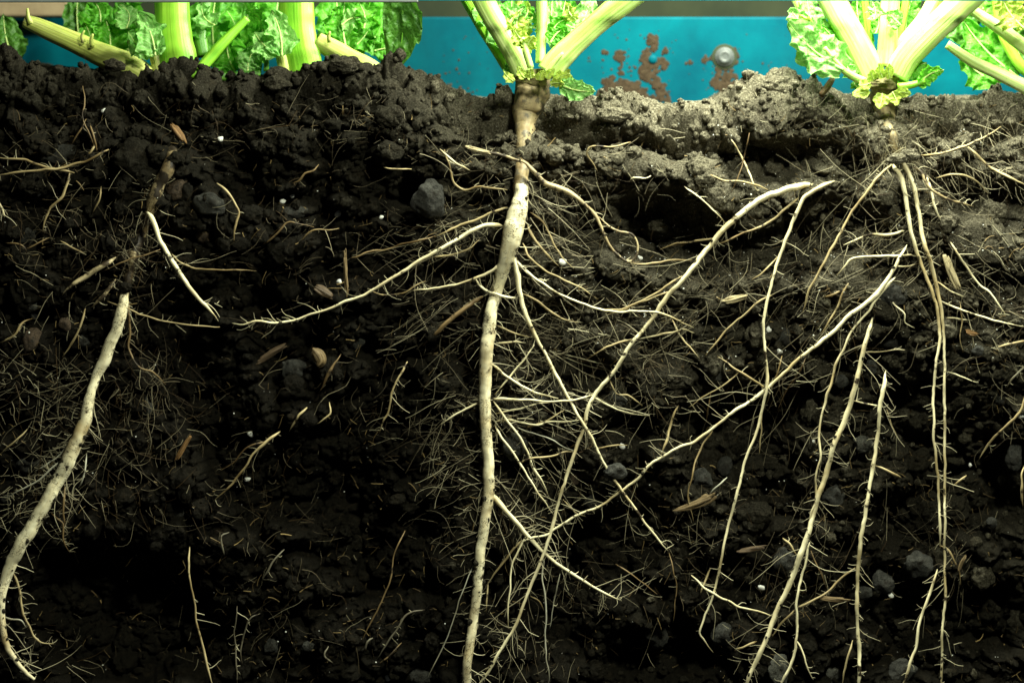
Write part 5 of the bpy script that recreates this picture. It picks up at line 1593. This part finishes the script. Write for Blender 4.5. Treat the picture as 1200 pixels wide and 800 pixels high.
crown = rock(625, 90, 30, 11, 801, 'crown', None, None, 'scar', None, 0.3, 0.0, 0, 4, 0.008, 0.35)
def adopt(o, par):
    for k in ('label', 'category', 'group'):
        if k in o:
            del o[k]
    w = o.location.copy()
    o.parent = par
    o.location = w - par.location
adopt(crown, pc)
for k, (bx, by, tx, ty, w, mt) in enumerate([(602, 96, 590, 84, 12, 'leaf_y'), (650, 94, 668, 86, 14, 'leaf_y'), (615, 92, 606, 78, 12, 'leaf_y'), (640, 92, 650, 80, 11, 'leaf_y'), (632, 94, 636, 82, 12, 'leaf_y'), (622, 92, 622, 80, 12, 'leaf_y'), (645, 98, 662, 98, 12, 'leaf_y')]):
    leaf(pc, (bx, by), (tx, ty), w, -0.006, -0.009, mt, 1, 0.4, 0.15, 0.2, 850 + k, 'bract', 'stalk_w', 1.6, 10, 14)
leaf(pc, (656, 99), (698, 107), 26, -0.006, -0.008, 'leaf_p', -3, 0.2, 0.12, 0.15, 51)
leaf(pc, (618, 52), (602, 34), 22, -0.002, -0.004, 'leaf_y', 2, 0.3, 0.18, 0.3, 52)
leaf(pc, (616, 60), (626, 42), 20, -0.003, -0.005, 'leaf_y', 2, 0.3, 0.18, 0.3, 53)
leaf(pc, (600, 60), (548, -10), 46, 0.026, 0.036, 'leaf_p', -6, 0.5, 0.12, 0.25, 54)
leaf(pc, (652, 56), (648, -8), 40, 0.016, 0.02, 'leaf_p', 4, 0.3, 0.14, 0.25, 55)
leaf(pc, (660, 50), (668, -16), 38, 0.022, 0.03, 'leaf_l', 4, -0.3, 0.14, 0.25, 56)
leaf(pc, (672, 44), (694, -14), 32, 0.020, 0.03, 'leaf_p', -4, 0.4, 0.14, 0.25, 57)
leaf(pc, (606, 52), (600, -10), 32, 0.024, 0.03, 'leaf_l', 3, 0.2, 0.14, 0.3, 58)
leaf(pc, (616, 44), (614, -12), 24, 0.014, 0.02, 'leaf_y', 3, 0.2, 0.14, 0.3, 59)
leaf(pc, (645, 50), (660, 34), 20, 0.003, 0.004, 'leaf_l', 2, 0.2, 0.14, 0.3, 60)

frill(pc, [(606, 40, 26), (598, 26, 24), (646, 40, 26), (660, 28, 26), (676, 24, 22), (654, 60, 18), (612, 24, 22), (626, 34, 20), (668, 98, 20), (594, 92, 16)], ['leaf_y', 'leaf_p', 'leaf_l', 'leaf_p'], 680, 0.004, 0.016)

# -- right plant D
pd = PLANT_D
stalk(pd, '1024,94,30 1014,72,33 1000,45,32 984,18,32 962,-24,33', 0.006, 0.010, 'stalk_w', 'petiole', 0.6, 0.05, 3)
stalk(pd, '1038,78,22 1040,50,23 1042,20,22 1045,-24,24', 0.010, 0.016, 'stalk_w', 'petiole', 0.7, 0.05, 3)
stalk(pd, '1050,90,30 1062,68,32 1086,42,32 1118,12,33 1154,-24,35', 0.002, 0.000, 'stalk_w', 'petiole', 0.6, 0.05, 3)
stalk(pd, '1044,74,18 1062,48,18 1084,22,19 1108,-24,20', 0.012, 0.02, 'stalk_w', 'petiole', 0.7, 0.04, 4)
stalk(pd, '1020,66,8 1017,34,9 1012,-14,9', 0.018, 0.024, 'stalk_g', 'petiole', 0.8, 0.04, 4, 16)
stalk(pd, '1048,66,9 1056,34,10 1064,-14,10', 0.022, 0.03, 'stalk_g', 'petiole', 0.8, 0.04, 4, 16)
stalk(pd, '1014,96,9 1000,90,9 986,80,7 966,56,5', -0.004, -0.006, 'stalk_w', 'petiole', 0.8, 0.04, 4, 14)
leaf(pd, (988, 82), (922, 24), 48, -0.006, -0.006, 'leaf_p', 6, 0.3, 0.20, 0.35, 61, nu=34, nv=60)
leaf(pd, (990, 78), (962, 30), 38, 0.006, 0.008, 'leaf_l', -5, 0.5, 0.20, 0.35, 62)
stalk(pd, '952,36,9 940,16,10 926,-14,12', 0.026, 0.03, 'stalk_w', 'petiole', 0.8, 0.04, 4, 14)
leaf(pd, (960, 46), (946, -14), 36, 0.024, 0.03, 'leaf_p', 5, 0.3, 0.15, 0.3, 63)
stalk(pd, '1052,102,8 1068,100,8 1084,95,6', -0.004, -0.006, 'stalk_g', 'petiole', 0.8, 0.04, 4, 14)
leaf(pd, (1076, 99), (1106, 82), 22, -0.006, -0.004, 'leaf_l', 4, 0.4, 0.14, 0.25, 64)
leaf(pd, (1064, 92), (1086, 74), 28, 0.004, 0.008, 'leaf_l', 4, -0.3, 0.14, 0.25, 65)
leaf(pd, (1016, 58), (1004, -6), 30, 0.028, 0.034, 'leaf_l', 4, 0.3, 0.15, 0.3, 66)
leaf(pd, (1060, 40), (1076, -14), 30, 0.028, 0.034, 'leaf_l', 4, 0.3, 0.15, 0.3, 67)
root(pd, 'root_neck', xy('1040,88,40,6 1039,100,40,2 1037,112,36,0 1036,124,29,10 1038,136,24,18 1042,150,19,16 1047,165,16,8 1052,180,13,0 1055,192,10,0'), mat='collar', depth='follow', stubs=0.3, taper=False, step=1.4)
crown = rock(1038, 96, 30, 13, 802, 'crown', None, None, 'scar', None, 0.3, 0.0, 0, 4, 0.006, 0.35)
adopt(crown, pd)
for k, (bx, by, tx, ty, w, mt) in enumerate([(1018, 106, 998, 112, 15, 'leaf_y'), (1020, 98, 1006, 100, 14, 'leaf_y'), (1034, 92, 1030, 74, 14, 'leaf_y'), (1042, 92, 1042, 74, 13, 'leaf_y'), (1050, 108, 1068, 110, 14, 'leaf_y'), (1034, 110, 1030, 128, 18, 'leaf_y'), (1046, 108, 1052, 124, 18, 'leaf_y'), (1024, 94, 1020, 82, 14, 'leaf_y')]):
    leaf(pd, (bx, by), (tx, ty), w, -0.006, -0.009, mt, 1, 0.4, 0.15, 0.2, 870 + k, 'bract', 'stalk_w', 1.6, 10, 14)

frill(pd, [(1000, 90, 20), (978, 66, 26), (966, 50, 28), (952, 40, 26), (940, 30, 24), (1026, 40, 22), (1056, 30, 22), (1080, 98, 18), (1024, 24, 22), (1012, 104, 14), (1060, 106, 16)], ['leaf_p', 'leaf_l', 'leaf_p', 'leaf_y'], 720, -0.004, 0.014)

# -- far right plant E
pe = thing('leafy_plant', 'plant entering from the right edge with long pale stalks slanting up left', 'plant', P(1240, 112, 0.02), 'plants along the top')
stalk(pe, '1240,82,18 1205,58,17 1176,36,15 1146,16,12 1130,4,9', 0.016, 0.020, 'stalk_w', 'petiole', 0.75, 0.05, 3)
stalk(pe, '1240,124,18 1204,103,17 1170,86,15 1140,72,13 1110,52,10', 0.010, 0.014, 'stalk_w', 'petiole', 0.75, 0.05, 3)
stalk(pe, '1240,100,14 1204,84,14 1184,58,13 1172,30,11 1166,-14,10', 0.034, 0.044, 'stalk_g', 'petiole', 0.75, 0.05, 3)
leaf(pe, (1192, 90), (1128, 24), 58, 0.040, 0.050, 'leaf_l', 5, 0.3, 0.14, 0.3, 71)
leaf(pe, (1168, 98), (1124, 60), 40, 0.036, 0.04, 'leaf_l', 5, 0.3, 0.14, 0.3, 72)
leaf(pe, (1200, 34), (1172, -8), 42, 0.006, 0.008, 'leaf_y', 4, 0.3, 0.16, 0.3, 73)
leaf(pe, (1196, 70), (1186, 20), 46, 0.052, 0.056, 'leaf_d', 4, 0.3, 0.14, 0.3, 74)
leaf(pe, (1144, 60), (1120, -8), 46, 0.060, 0.066, 'leaf_d', 4, 0.3, 0.14, 0.3, 75)
leaf(pe, (1160, 30), (1150, -14), 34, 0.05, 0.056, 'leaf_l', 4, 0.3, 0.14, 0.3, 76)
dl = stalk(None, '962,112,6 970,102,8 976,92,6', 0.014, 0.02, 'drystalk', 'dry_stub', 0.8, 0.08, 3)
tag(dl, 'short brown stub sticking up left of the right plant', 'stub')
